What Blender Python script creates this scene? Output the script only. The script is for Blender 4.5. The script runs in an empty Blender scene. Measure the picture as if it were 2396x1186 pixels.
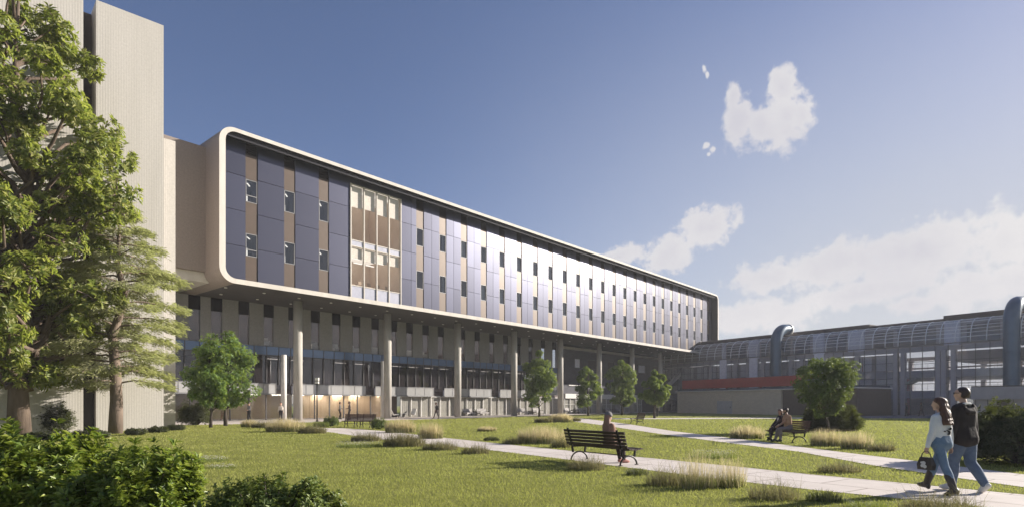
import bpy, bmesh, math, random
import numpy as np
from mathutils import Vector, Matrix, Quaternion
sc = bpy.context.scene
COL = sc.collection
R_ = math.radians
random.seed(7)

# ------------------------------------------------------------------ survey helpers
C, F, CX, HY = 1.6, 1400.0, 1198.0, 944.0      # eye height, focal length, picture centre, horizon of the survey photo
def G(px, py, z=0.0):
    Y = F * (C - z) / (py - HY)
    return Vector(((px - CX) / F * Y, Y, z))
def GY(px, Y, z=0.0):
    return Vector(((px - CX) / F * Y, Y, z))
class Fr:
    """a facade line in plan: direction from its vanishing point, one known point"""
    def __init__(s, vp, px, Y):
        dx = (vp - CX) / F; n = math.hypot(dx, 1); s.a = (dx / n, 1 / n)
        if vp < CX: s.a = (-s.a[0], -s.a[1])
        s.P = ((px - CX) / F * Y, Y); s.b = (-s.a[1], s.a[0])
        s.ang = math.atan2(s.a[1], s.a[0])
    def u(s, px, w=0):
        k = (px - CX) / F; qx = s.P[0] + w * s.b[0]; qy = s.P[1] + w * s.b[1]
        return (k * qy - qx) / (s.a[0] - k * s.a[1])
    def Y(s, px, w=0): return s.P[1] + w * s.b[1] + s.u(px, w) * s.a[1]
    def z(s, px, py, w=0): return C - (py - HY) / F * s.Y(px, w)
    def world(s, u, w, z=0): return Vector((s.P[0] + u * s.a[0] + w * s.b[0], s.P[1] + u * s.a[1] + w * s.b[1], z))

# ------------------------------------------------------------------ materials
def lin(c):
    return tuple(((x / 255) / 12.92 if x <= 10 else (((x / 255) + 0.055) / 1.055) ** 2.4) for x in c)
class NT:
    def __init__(s, tree): s.t = tree
    def n(s, kind, **kw):
        x = s.t.nodes.new(kind)
        for k, v in kw.items(): setattr(x, k, v)
        return x
    def l(s, a, b): s.t.links.new(a, b)
    def m(s, op, a, b=None, c=None, clamp=False):
        x = s.n('ShaderNodeMath', operation=op); x.use_clamp = clamp
        for i, v in enumerate((a, b, c)):
            if v is None: continue
            if isinstance(v, (int, float)): x.inputs[i].default_value = v
            else: s.l(v, x.inputs[i])
        return x.outputs[0]
    def mixc(s, f, a, b):
        x = s.n('ShaderNodeMix', data_type='RGBA')
        for sock, v in ((x.inputs[0], f), (x.inputs[6], a), (x.inputs[7], b)):
            if isinstance(v, (int, float)): sock.default_value = v
            elif isinstance(v, (tuple, list)): sock.default_value = (*v[:3], 1)
            else: s.l(v, sock)
        return x.outputs[2]
def new_mat(name):
    m = bpy.data.materials.new(name); m.use_nodes = True
    t = NT(m.node_tree); t.t.nodes.clear()
    out = t.n('ShaderNodeOutputMaterial'); return m, t, out
def noise_fac(t, scale, detail=4, dist=0, coord='Object', stretch=None, rough=.55):
    tc = t.n('ShaderNodeTexCoord'); src = tc.outputs[coord]
    if stretch:
        mp = t.n('ShaderNodeMapping'); mp.inputs['Scale'].default_value = stretch; t.l(src, mp.inputs[0]); src = mp.outputs[0]
    nz = t.n('ShaderNodeTexNoise'); nz.inputs['Scale'].default_value = scale; nz.inputs['Detail'].default_value = detail
    nz.inputs['Distortion'].default_value = dist; nz.inputs['Roughness'].default_value = rough
    t.l(src, nz.inputs['Vector']); return nz.outputs['Fac']
def ramp(t, f, lo, hi):
    x = t.n('ShaderNodeMapRange'); x.inputs[1].default_value = lo; x.inputs[2].default_value = hi; t.l(f, x.inputs[0]); return x.outputs[0]
def mat(name, col, rough=.6, metal=0., col2=None, scale=3., bump=0., bscale=None, stretch=None, spec=.5, coat=0., joints=None):
    m, t, out = new_mat(name)
    p = t.n('ShaderNodeBsdfPrincipled'); t.l(p.outputs[0], out.inputs[0])
    p.inputs['Roughness'].default_value = rough; p.inputs['Metallic'].default_value = metal
    p.inputs['Specular IOR Level'].default_value = spec; p.inputs['Coat Weight'].default_value = coat
    if col2 is None: col2 = tuple(c * .82 for c in col)
    f = ramp(t, noise_fac(t, scale, 5, stretch=stretch), .3, .7)
    cc = t.mixc(f, col, col2)
    if joints:
        tc = t.n('ShaderNodeTexCoord'); mp = t.n('ShaderNodeMapping'); mp.inputs['Rotation'].default_value = (0, 0, joints[0]); t.l(tc.outputs['Object'], mp.inputs[0])
        br = t.n('ShaderNodeTexBrick'); t.l(mp.outputs[0], br.inputs[0]); br.inputs['Scale'].default_value = 1; br.inputs['Brick Width'].default_value = joints[1]; br.inputs['Row Height'].default_value = joints[2]; br.inputs['Mortar Size'].default_value = .022
        br.inputs[1].default_value = (1, 1, 1, 1); br.inputs[2].default_value = (.93, .92, .91, 1); br.inputs[3].default_value = (.48, .44, .41, 1)
        mm = t.n('ShaderNodeMix', data_type='RGBA', blend_type='MULTIPLY'); mm.inputs[0].default_value = 1; t.l(cc, mm.inputs[6]); t.l(br.outputs[0], mm.inputs[7])
        st = ramp(t, noise_fac(t, .45, 6, 1.0, rough=.65), .55, .78); cc = t.mixc(t.m('MULTIPLY', st, .28), mm.outputs[2], (.36, .31, .27))
    t.l(cc, p.inputs['Base Color'])
    if bump:
        b = t.n('ShaderNodeBump'); b.inputs['Strength'].default_value = bump; b.inputs['Distance'].default_value = .02
        t.l(noise_fac(t, bscale or scale * 6, 4, stretch=stretch), b.inputs['Height']); t.l(b.outputs[0], p.inputs['Normal'])
    return m
def leaf_mat(name, cols, trans=.35, rough=.45, tcol=(.30, .36, .04), gain=2.1):
    cols = [tuple(c * gain for c in x) for x in cols]; trans = min(.58, trans * 1.4)
    m, t, out = new_mat(name)
    g = t.n('ShaderNodeNewGeometry'); cr = t.n('ShaderNodeValToRGB')
    e = cr.color_ramp.elements
    e[0].position = 0; e[0].color = (*cols[0], 1); e[1].position = 1; e[1].color = (*cols[-1], 1)
    for i, c in enumerate(cols[1:-1]):
        k = cr.color_ramp.elements.new((i + 1) / (len(cols) - 1)); k.color = (*c, 1)
    t.l(g.outputs['Random Per Island'], cr.inputs[0])
    big = ramp(t, noise_fac(t, .9, 2), .35, .65)
    hs = t.n('ShaderNodeHueSaturation'); t.l(cr.outputs[0], hs.inputs['Color']); t.l(t.m('MULTIPLY_ADD', big, .55, .75), hs.inputs['Value'])
    p = t.n('ShaderNodeBsdfPrincipled'); p.inputs['Roughness'].default_value = rough; t.l(hs.outputs[0], p.inputs['Base Color'])
    tr = t.n('ShaderNodeBsdfTranslucent'); t.l(t.mixc(.6, hs.outputs[0], tcol), tr.inputs[0])
    mx = t.n('ShaderNodeMixShader'); mx.inputs[0].default_value = trans
    t.l(p.outputs[0], mx.inputs[1]); t.l(tr.outputs[0], mx.inputs[2]); t.l(mx.outputs[0], out.inputs[0]); return m
def glass_mat(name, tint=(.75, .8, .82), refl=.12, rough=.02, opac=.0, body=(.3, .3, .32)):
    m, t, out = new_mat(name)
    tr = t.n('ShaderNodeBsdfTransparent'); tr.inputs[0].default_value = (*[math.sqrt(c) for c in tint], 1)
    gl = t.n('ShaderNodeBsdfGlossy'); gl.inputs['Roughness'].default_value = rough; gl.inputs[0].default_value = (.9, .92, .95, 1)
    lw = t.n('ShaderNodeLayerWeight'); lw.inputs[0].default_value = .5
    fac = t.m('MULTIPLY_ADD', t.m('POWER', lw.outputs['Facing'], 5.0), .75, refl * .35, clamp=True)
    base = tr.outputs[0]
    if opac:
        d = t.n('ShaderNodeBsdfDiffuse'); d.inputs[0].default_value = (*body, 1)
        mo = t.n('ShaderNodeMixShader'); mo.inputs[0].default_value = opac; t.l(base, mo.inputs[1]); t.l(d.outputs[0], mo.inputs[2]); base = mo.outputs[0]
    mx = t.n('ShaderNodeMixShader'); t.l(fac, mx.inputs[0]); t.l(base, mx.inputs[1]); t.l(gl.outputs[0], mx.inputs[2])
    t.l(mx.outputs[0], out.inputs[0]); return m
def emit_mat(name, col, s):
    m, t, out = new_mat(name); e = t.n('ShaderNodeEmission'); e.inputs[0].default_value = (*col, 1); e.inputs[1].default_value = s
    t.l(e.outputs[0], out.inputs[0]); return m
def ribbed(name, col, col2, pitch=.22, axis='x', strength=.6):
    m, t, out = new_mat(name); p = t.n('ShaderNodeBsdfPrincipled'); p.inputs['Roughness'].default_value = .85; t.l(p.outputs[0], out.inputs[0])
    tc = t.n('ShaderNodeTexCoord'); sp = t.n('ShaderNodeSeparateXYZ'); t.l(tc.outputs['Object'], sp.inputs[0])
    su = t.m('ADD', sp.outputs[0], sp.outputs[1])
    w = t.m('SINE', t.m('MULTIPLY', su, 2 * math.pi / pitch))
    nb = ramp(t, noise_fac(t, 1.2, 6, stretch=(1, 1, .12)), .3, .75); nf = ramp(t, noise_fac(t, 9, 4), .3, .7)
    colr = t.mixc(nb, col, col2); colr = t.mixc(t.m('MULTIPLY', nf, .35), colr, tuple(c * .7 for c in col2))
    t.l(colr, p.inputs['Base Color'])
    b = t.n('ShaderNodeBump'); b.inputs['Strength'].default_value = strength; b.inputs['Distance'].default_value = .05
    t.l(t.m('ADD', t.m('MULTIPLY', w, .5), t.m('MULTIPLY', nf, .5)), b.inputs['Height']); t.l(b.outputs[0], p.inputs['Normal']); return m
def brick_mat(name, c1, c2, mortar, sx=.45, sz=.18, rough=.85):
    m, t, out = new_mat(name); p = t.n('ShaderNodeBsdfPrincipled'); p.inputs['Roughness'].default_value = rough; t.l(p.outputs[0], out.inputs[0])
    tc = t.n('ShaderNodeTexCoord'); sp = t.n('ShaderNodeSeparateXYZ'); t.l(tc.outputs['Object'], sp.inputs[0])
    cb = t.n('ShaderNodeCombineXYZ'); t.l(t.m('ADD', sp.outputs[0], sp.outputs[1]), cb.inputs[0]); t.l(sp.outputs[2], cb.inputs[1])
    br = t.n('ShaderNodeTexBrick'); t.l(cb.outputs[0], br.inputs[0]); br.inputs['Scale'].default_value = 1
    br.inputs['Brick Width'].default_value = sx; br.inputs['Row Height'].default_value = sz; br.inputs['Mortar Size'].default_value = .012
    br.inputs[1].default_value = (*c1, 1); br.inputs[2].default_value = (*c2, 1); br.inputs[3].default_value = (*mortar, 1)
    nf = ramp(t, noise_fac(t, 1.5, 5), .3, .7)
    t.l(t.mixc(t.m('MULTIPLY', nf, .4), br.outputs[0], c2), p.inputs['Base Color']); return m

M = {}
M['frame'] = mat('pale_concrete', (.58, .545, .505), .75, col2=(.47, .44, .40), scale=1.1, bump=.15, stretch=(1, 1, .3))
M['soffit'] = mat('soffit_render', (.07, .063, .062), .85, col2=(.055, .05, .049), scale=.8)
M['dark'] = mat('dark_bronze', (.035, .03, .032), .55, metal=.3, scale=2)
M['lining'] = mat('charcoal_lining', (.026, .023, .023), .85, col2=(.016, .014, .014), scale=14, bump=.4)
M['tan'] = mat('tan_panel', (.085, .058, .043), .4, metal=.3, col2=(.072, .05, .036), scale=2, spec=.5)
M['cap'] = mat('brown_louvre', (.012, .009, .009), .9, spec=.2)
M['fritted'] = mat('grey_spandrel', (.42, .43, .52), .3, scale=2)
M['white'] = mat('white_metal', (.72, .70, .67), .45, scale=3)
M['alu'] = mat('grey_aluminium', (.20, .20, .21), .5, metal=.2)
M['fascia'] = mat('charcoal_fascia', (.035, .034, .042), .8, spec=.2)
M['ceil_lit'] = emit_mat('luminous_ceiling', (1, .88, .76), .5)
M['ceil_strip'] = emit_mat('luminous_strip', (1, .93, .84), .7)
M['column'] = mat('cast_concrete', (.46, .435, .40), .8, col2=(.34, .32, .29), scale=2.2, bump=.25, stretch=(1, 1, .3))
M['greyp'] = mat('grey_panel', (.25, .245, .25), .7, col2=(.205, .20, .205), scale=6, bump=.2)
M['mullion'] = mat('grey_mullion', (.10, .095, .10), .5, metal=.3)
M['band'] = mat('blue_glass_band', (.11, .17, .29), .22, metal=.3, scale=1.2)
M['bal'] = glass_mat('balustrade_glass', (.64, .66, .69), .2, .05, .5, (.60, .59, .58))
M['glass'] = glass_mat('clear_glass', (.80, .83, .84), .10)
M['bayglass'] = glass_mat('bay_glass', (.93, .92, .90), .06)
M['tglass'] = glass_mat('tall_window_glass', (.66, .67, .70), .14)
M['dglass'] = glass_mat('grey_glass', (.42, .42, .45), .16, .02, .12, (.12, .10, .11))
M['wglass'] = glass_mat('window_glass', (.45, .48, .52), .2, .02)
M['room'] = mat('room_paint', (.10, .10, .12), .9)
M['roomw'] = mat('beige_interior', (.46, .37, .29), .8, scale=.7, col2=(.38, .30, .23))
M['baywall'] = mat('pale_bay_wall', (.66, .56, .48), .8, scale=.7, col2=(.56, .46, .38))
M['roomd'] = mat('brown_interior', (.17, .13, .12), .8, scale=.5, col2=(.10, .08, .08))
M['wood'] = mat('pale_wood_panel', (.70, .55, .40), .55, col2=(.60, .45, .31), scale=5, stretch=(1, 1, .08))
M['curtain'] = mat('sheer_curtain', (.52, .46, .40), .9, scale=2)
M['bcurtain'] = mat('grey_curtain', (.62, .64, .68), .9, scale=2)
M['floor_in'] = mat('floor_screed', (.35, .31, .28), .5)
M['lamp_on'] = emit_mat('lit_tube', (1, .88, .70), 18.0)
M['lamp_soft'] = emit_mat('lit_panel', (1, .9, .75), 1.3)
M['blind'] = mat('white_roller_blind', (.80, .76, .72), .8)
M['tower'] = ribbed('fluted_concrete', (.55, .52, .485), (.475, .45, .415), .13, strength=.08)
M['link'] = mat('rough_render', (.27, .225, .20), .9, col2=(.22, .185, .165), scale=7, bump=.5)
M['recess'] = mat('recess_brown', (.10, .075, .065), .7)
M['dbrick'] = brick_mat('slate_brick', (.075, .075, .095), (.05, .05, .065), (.10, .10, .115), .6, .25)
M['pbrick'] = brick_mat('buff_brick', (.66, .58, .47), (.56, .49, .40), (.36, .32, .27), .42, .17)
M['slabc'] = mat('atrium_concrete', (.40, .375, .40), .8, col2=(.33, .31, .335), scale=1.2)
M['pier'] = mat('lavender_pier', (.82, .82, .92), .7)
M['awall'] = mat('atrium_wall', (.46, .41, .40), .8, col2=(.38, .34, .33), scale=.6)
M['awin'] = mat('atrium_blind', (.82, .76, .75), .7)
M['aglass'] = glass_mat('atrium_glass', (.82, .84, .88), .10, .04, .14, (.55, .57, .65))
M['rib'] = mat('white_rib', (.85, .86, .9), .5)
M['roofd'] = mat('roof_bitumen', (.075, .06, .06), .9)
M['red'] = mat('red_steel', (.42, .035, .035), .55, col2=(.34, .03, .03), scale=1)
M['redc'] = mat('red_column_paint', (.38, .045, .035), .5)
M['orange'] = mat('orange_panel_paint', (.45, .12, .05), .6)
M['duct'] = mat('steel_blue_duct', (.03, .08, .14), .38, metal=.25, col2=(.04, .095, .16), scale=1.5, coat=.2)
M['navy'] = mat('navy_trim', (.05, .06, .10), .5)
M['doorg'] = mat('grey_door_paint', (.48, .47, .49), .6)
M['path'] = mat('pale_paving', (.66, .60, .56), .85, col2=(.58, .525, .485), scale=2.5, bump=.1, joints=(.96, 1.8, 1.2))
M['apron'] = mat('terrace_paving', (.55, .49, .45), .85, col2=(.47, .42, .385), scale=1.5, joints=(-.85, 1.2, 1.2))
M['dpave'] = mat('dark_paving', (.11, .11, .135), .8, scale=1)
M['slat'] = mat('dark_stained_slat', (.055, .032, .024), .55, col2=(.035, .02, .016), scale=3, stretch=(.3, 6, 6))
M['slat2'] = mat('redbrown_slat', (.095, .045, .036), .55, col2=(.06, .03, .025), scale=3, stretch=(.3, 6, 6))
M['iron'] = mat('black_cast_iron', (.02, .018, .017), .45, metal=.5)
M['bark'] = mat('grey_brown_bark', (.17, .125, .095), .95, col2=(.09, .065, .05), scale=5, bump=1., bscale=14, stretch=(1, 1, .25))
M['bark2'] = mat('cedar_bark', (.22, .165, .13), .95, col2=(.13, .10, .08), scale=6, bump=1., bscale=16, stretch=(1, 1, .2))
M['barkd'] = mat('dark_bark', (.06, .045, .036), .95, col2=(.035, .028, .022), scale=8, bump=.6, stretch=(1, 1, .3))
M['soil'] = mat('dark_soil', (.045, .033, .024), 1.0, scale=8)
LV = {}
LV['big'] = leaf_mat('broad_leaf', [(.055, .08, .018), (.095, .12, .026), (.15, .16, .04), (.23, .22, .08)], .42, .42)
LV['cedar'] = leaf_mat('cedar_needle', [(.17, .18, .10), (.25, .245, .15), (.33, .315, .20)], .42, .6)
LV['fresh'] = leaf_mat('fresh_leaf', [(.03, .066, .016), (.055, .10, .026), (.095, .145, .038)], .38, .5)
LV['row'] = leaf_mat('lime_leaf', [(.03, .058, .014), (.06, .095, .022), (.10, .135, .03)], .34, .5)
LV['olive'] = leaf_mat('deep_leaf', [(.022, .042, .014), (.042, .07, .022), (.08, .11, .035)], .25, .5)
LV['hedge'] = leaf_mat('hedge_leaf', [(.035, .06, .012), (.07, .105, .016), (.115, .15, .024), (.17, .19, .04)], .32, .40)
LV['box'] = leaf_mat('box_leaf', [(.03, .052, .012), (.065, .09, .022), (.115, .14, .038)], .2, .5)
LV['dark'] = leaf_mat('dark_needle', [(.016, .02, .011), (.03, .034, .018), (.05, .05, .028)], .18, .6)
LV['gold'] = leaf_mat('feather_grass', [(.36, .31, .16), (.50, .43, .25), (.62, .54, .35)], .35, .8, (.6, .52, .28), 1.15)
LV['mound'] = leaf_mat('sedge_blade', [(.05, .05, .026), (.11, .10, .05), (.19, .165, .09), (.11, .125, .045)], .3, .7, (.25, .22, .08))
LV['green'] = leaf_mat('green_blade', [(.04, .06, .018), (.08, .10, .03), (.13, .14, .05)], .3, .6)
LV['petal'] = leaf_mat('white_petal', [(.55, .53, .45), (.7, .68, .6)], .2, .8, (.6, .6, .5), 1)
def ground_mat():
    m, t, out = new_mat('lawn_turf'); p = t.n('ShaderNodeBsdfPrincipled'); p.inputs['Roughness'].default_value = .95; p.inputs['Specular IOR Level'].default_value = .1
    t.l(p.outputs[0], out.inputs[0])
    a = ramp(t, noise_fac(t, .35, 5), .3, .7); b = ramp(t, noise_fac(t, 6, 5), .3, .72); c = ramp(t, noise_fac(t, 45, 3), .3, .7)
    col = t.mixc(a, (.26, .28, .075), (.33, .325, .10)); col = t.mixc(t.m('MULTIPLY', b, .55), col, (.19, .21, .055))
    col = t.mixc(t.m('MULTIPLY', c, .45), col, (.15, .165, .04)); t.l(col, p.inputs['Base Color'])
    bp = t.n('ShaderNodeBump'); bp.inputs['Strength'].default_value = .8; bp.inputs['Distance'].default_value = .05
    t.l(t.m('ADD', b, c), bp.inputs['Height']); t.l(bp.outputs[0], p.inputs['Normal']); return m
M['lawn'] = ground_mat()
LV['turf'] = leaf_mat('turf_blade', [(.21, .235, .055), (.30, .31, .085), (.38, .37, .13)], .35, .8, (.40, .44, .08), 1.15)
def panel_mat():
    m, t, out = new_mat('blue_metal_cladding'); p = t.n('ShaderNodeBsdfPrincipled'); t.l(p.outputs[0], out.inputs[0])
    p.inputs['Metallic'].default_value = .72; p.inputs['Roughness'].default_value = .31
    g = t.n('ShaderNodeNewGeometry'); r = g.outputs['Random Per Island']
    t.l(t.mixc(r, (.060, .063, .092), (.080, .084, .122)), p.inputs['Base Color'])
    b = t.n('ShaderNodeBump'); b.inputs['Strength'].default_value = .04; t.l(noise_fac(t, .6, 2), b.inputs['Height']); t.l(b.outputs[0], p.inputs['Normal']); return m
M['cladding'] = panel_mat()

# ------------------------------------------------------------------ mesh helpers
class MB:
    def __init__(s): s.v = []; s.f = []; s.sm = []; s.mi = []; s.pc = []
    def add(s, vs, fs, smooth=False, mi=0):
        o = len(s.v); s.v += [tuple(x) for x in vs]
        f0 = len(s.f)
        for f in fs: s.f.append(tuple(i + o for i in f)); s.sm.append(smooth); s.mi.append(mi)
        s.pc.append((o, len(s.v), f0, len(s.f))); return s
    def box(s, x0, x1, y0, y1, z0, z1, mi=0):
        return s.add([(x0, y0, z0), (x1, y0, z0), (x1, y1, z0), (x0, y1, z0), (x0, y0, z1), (x1, y0, z1), (x1, y1, z1), (x0, y1, z1)],
                     [(0, 3, 2, 1), (4, 5, 6, 7), (0, 1, 5, 4), (1, 2, 6, 5), (2, 3, 7, 6), (3, 0, 4, 7)], False, mi)
    def bar(s, p0, p1, wx, wz, up=(0, 0, 1), mi=0):
        p0 = Vector(p0); p1 = Vector(p1); d = (p1 - p0).normalized(); up = Vector(up)
        if abs(d.dot(up)) > .98: up = Vector((0, 1, 0))
        sx = d.cross(up).normalized() * wx / 2; sz = sx.cross(d).normalized() * wz / 2
        vs = [p + a * sx + b * sz for p in (p0, p1) for a, b in ((-1, -1), (1, -1), (1, 1), (-1, 1))]
        return s.add(vs, [(3, 2, 1, 0), (4, 5, 6, 7), (0, 1, 5, 4), (1, 2, 6, 5), (2, 3, 7, 6), (3, 0, 4, 7)], False, mi)
    def tube(s, pts, rs, n=8, caps=True, mi=0, smooth=True):
        pts = [Vector(p) for p in pts]
        if isinstance(rs, (int, float)): rs = [rs] * len(pts)
        vs = []; fs = []
        d0 = (pts[1] - pts[0]).normalized(); ref = Vector((1, 0, 0)) if abs(d0.x) < .8 else Vector((0, 1, 0))
        side = d0.cross(ref).normalized()
        for i, p in enumerate(pts):
            d = (pts[min(i + 1, len(pts) - 1)] - pts[max(i - 1, 0)]).normalized()
            side = (side - d * side.dot(d)).normalized(); oth = d.cross(side)
            for k in range(n):
                a = 2 * math.pi * k / n; vs.append(p + (side * math.cos(a) + oth * math.sin(a)) * rs[i])
        for i in range(len(pts) - 1):
            for k in range(n):
                k2 = (k + 1) % n; fs.append((i * n + k, i * n + k2, (i + 1) * n + k2, (i + 1) * n + k))
        s.add(vs, fs, smooth, mi)
        if caps:
            o = len(s.v) - len(vs); s.f.append(tuple(o + k for k in reversed(range(n)))); s.sm.append(False); s.mi.append(mi)
            o2 = o + (len(pts) - 1) * n; s.f.append(tuple(o2 + k for k in range(n))); s.sm.append(False); s.mi.append(mi); q = s.pc[-1]; s.pc[-1] = (q[0], q[1], q[2], len(s.f))
        return s
    def sheet(s, pts, z, mi=0):
        return s.add([(p[0], p[1], z) for p in pts], [tuple(range(len(pts)))], False, mi)
    def each(s, name, mats, parent=None):
        """one object per added piece"""
        obs = []
        for (v0, v1, f0, f1) in s.pc:
            m = MB(); m.v = s.v[v0:v1]; m.f = [tuple(i - v0 for i in f) for f in s.f[f0:f1]]; m.sm = s.sm[f0:f1]; m.mi = s.mi[f0:f1]; obs.append(m.build(name, mats, parent))
        return obs
    def build(s, name, mats, parent=None, loc=None):
        me = bpy.data.meshes.new(name); me.from_pydata(s.v, [], s.f)
        if not isinstance(mats, (list, tuple)): mats = [mats]
        for m in mats: me.materials.append(m)
        me.polygons.foreach_set('use_smooth', s.sm); me.polygons.foreach_set('material_index', s.mi); me.update()
        return link(name, me, parent, loc)
def link(name, me, parent=None, loc=None):
    o = bpy.data.objects.new(name, me); COL.objects.link(o)
    if parent is not None: o.parent = parent
    if loc is not None: o.location = loc
    return o
def np_obj(name, V, Fc, m, parent=None, smooth=False):
    me = bpy.data.meshes.new(name); V = np.ascontiguousarray(V, dtype=np.float32); Fc = np.ascontiguousarray(Fc, dtype=np.int32)
    k = Fc.shape[1]; me.vertices.add(len(V)); me.vertices.foreach_set('co', V.ravel())
    me.loops.add(Fc.size); me.loops.foreach_set('vertex_index', Fc.ravel())
    me.polygons.add(len(Fc)); me.polygons.foreach_set('loop_start', np.arange(0, Fc.size, k, dtype=np.int32))
    me.polygons.foreach_set('loop_total', np.full(len(Fc), k, dtype=np.int32))
    if smooth: me.polygons.foreach_set('use_smooth', np.ones(len(Fc), dtype=bool))
    me.update(calc_edges=True); me.validate()
    for x in (m if isinstance(m, (list, tuple)) else [m]): me.materials.append(x)
    return link(name, me, parent)
def tag(o, label, cat, group=None, kind=None):
    if label: o['label'] = label
    if cat: o['category'] = cat
    if group: o['group'] = group
    if kind: o['kind'] = kind
    return o
def thing(name, label, cat, loc=(0, 0, 0), rz=0., group=None):
    o = bpy.data.objects.new(name, None); COL.objects.link(o); o.location = loc; o.rotation_euler = (0, 0, rz)
    o.empty_display_size = .3
    return tag(o, label, cat, group)
def struct(o): o['kind'] = 'structure'; return o
def dup(o, parent=None, loc=None, rz=None):
    c = o.copy(); COL.objects.link(c)
    if parent is not None: c.parent = parent
    if loc is not None: c.location = loc
    if rz is not None: c.rotation_euler = (0, 0, rz)
    for ch in list(o.children): dup(ch, c)
    return c

# ================================================================== THE MAIN BLOCK: a raised bar on round columns
B = Fr(2415, 697, 53.0)
U0 = -6.79
main = thing('campus_block', 'long raised blue panelled block in a rounded pale frame standing on round concrete columns', 'building', B.world(U0, 0), B.ang)
def bu(px, w=0): return B.u(px, w) - U0          # local x of a pixel column on plane w
UE = 94.26 - U0                                   # right end of the bar
ZB, ZT = 11.42, 24.07
def rrect(x0, x1, z0, z1, r, n=8):
    pts = []
    for cx, cz, a0 in ((x1 - r, z0 + r, -90), (x1 - r, z1 - r, 0), (x0 + r, z1 - r, 90), (x0 + r, z0 + r, 180)):
        for i in range(n + 1):
            a = R_(a0 + 90 * i / n); pts.append((cx + r * math.cos(a), cz + r * math.sin(a)))
    return pts
DEP = 15.0
outer = rrect(0, UE, ZB, ZT, 1.25); inner = rrect(.50, UE - .40, ZB + .40, ZT - .31, .85); n = len(outer)
fm = MB()
V = [(x, 0, z) for x, z in outer] + [(x, 0, z) for x, z in inner] + [(x, DEP, z) for x, z in outer]
fs = []; 
for i in range(n):
    j = (i + 1) % n
    fs.append((i, j, n + j, n + i))
fm.add(V, fs)
side = [(x, z) for x, z in outer]
def shell_part(lo, hi):
    vs = []; ff = []
    idx = [i % n for i in range(lo, hi + 1)]
    for i in idx: vs += [(outer[i][0], 0, outer[i][1]), (outer[i][0], DEP, outer[i][1])]
    for k in range(len(idx) - 1): ff.append((2 * k, 2 * k + 1, 2 * k + 3, 2 * k + 2))
    return vs, ff
# loop order: bottom-right corner 0..8, top-right 9..17, top-left 18..26, bottom-left 27..35
vs, ff = shell_part(0, 22); fm.add(vs, ff, True)
ec = MB(); vs, ff = shell_part(22, 35); ec.add(vs, ff, True); ec.build('shaded_end_shell', M['link'], main)  # left end of the frame in darker render: its shade put into the colour
fm.add([(x, DEP, z) for x, z in outer], [tuple(reversed(range(n)))])
fm.build('frame', M['frame'], main)
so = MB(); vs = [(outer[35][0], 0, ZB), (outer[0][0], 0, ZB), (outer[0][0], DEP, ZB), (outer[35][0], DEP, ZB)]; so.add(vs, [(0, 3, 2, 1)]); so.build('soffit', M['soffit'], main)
rv = MB(); vs = []
RD = 1.3
for x, z in inner: vs += [(x, .002, z), (x, RD + 1.2, z)]
rv.add(vs, [(2 * i, 2 * ((i + 1) % n), 2 * ((i + 1) % n) + 1, 2 * i + 1) for i in range(n)], True); rv.build('reveal_lining', M['lining'], main)
ft = MB(); ft.box(.75, UE - .9, .30, .42, ZT - .68, ZT - .315); ft.build('gutter_fascia', M['fascia'], main)
# backing wall behind cladding
x0i, x1i, z0i, z1i = .50, UE - .40, ZB + .40, ZT - .31
BB0, BB1 = bu(820, RD), bu(937, RD); bk = MB(); mid_ = 20
lf = [(x, z) for x, z in inner if x < mid_]; rt = [(x, z) for x, z in inner if x > mid_]
bk.add([(x, RD + 1.1, z) for x, z in [(BB0, z1i)] + lf + [(BB0, z0i)]], [tuple(range(len(lf) + 2))]); bk.add([(x, RD + 1.1, z) for x, z in [(BB1, z0i)] + rt + [(BB1, z1i)]], [tuple(range(len(rt) + 2))]); bk.build('backing_wall', M['dark'], main)
# windows
wpx = [589, 678, 758]; us = [bu(x, RD) for x in wpx]
u_first = bu(983, RD); WU = us + [u_first + i * 3.346 for i in range(24)]
SW = .52                                           # half strip width
BAY0, BAY1 = bu(820, RD), bu(937, RD)
ZW = [(14.15, 16.05), (18.74, 20.70)]
zwt = ZT - .34; zwb = ZB + .40
cl = MB(); seams = [zwb + .0, 14.88, 17.84, 20.81, zwt]
def inside_lo(x):     # bottom of the wall inside the rounded corner
    r = .85
    for a, s in ((x0i, 1), (x1i, -1)):
        d = (x - a) * s
        if d < r: return z0i + r - math.sqrt(max(0, r * r - (r - d) ** 2)), z1i - r + math.sqrt(max(0, r * r - (r - d) ** 2))
    return z0i, z1i
def clad(xa, xb):
    for k in range(4):
        za, zb = seams[k], seams[k + 1]
        g = .018; yo = random.uniform(-.006, .006); t1 = random.uniform(-.004, .004)
        xs = [xa + g, xb - g]
        if xa < x0i + .9: xs = [xa + g, xa + .12, xa + .3, xa + .6, xa + .9, xb - g]
        if xb > x1i - .9: xs = [xa + g, xb - .9, xb - .6, xb - .3, xb - .12, xb - g]
        xs = sorted(x for x in xs if xa <= x <= xb)
        vs = []
        for x in xs:
            lo, hi = inside_lo(x); vs += [(x, RD + yo, max(za + g, lo)), (x, RD + yo + t1, min(zb - g, hi))]
        m = len(xs); o = len(vs)
        vs2 = [(v[0], v[1] + .12, v[2]) for v in vs]
        fs = [(2 * i, 2 * i + 2, 2 * i + 3, 2 * i + 1) for i in range(m - 1)]
        fs += [(2 * i, o + 2 * i, o + 2 * i + 2, 2 * i + 2) for i in range(m - 1)] + [(2 * i + 1, 2 * i + 3, o + 2 * i + 3, o + 2 * i + 1) for i in range(m - 1)]
        fs += [(0, 1, o + 1, o), (2 * m - 2, o + 2 * m - 2, o + 2 * m - 1, 2 * m - 1)]
        cl.add(vs + vs2, fs)
edges = [x0i]
for u in WU: edges += [u - SW, u + SW]
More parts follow.
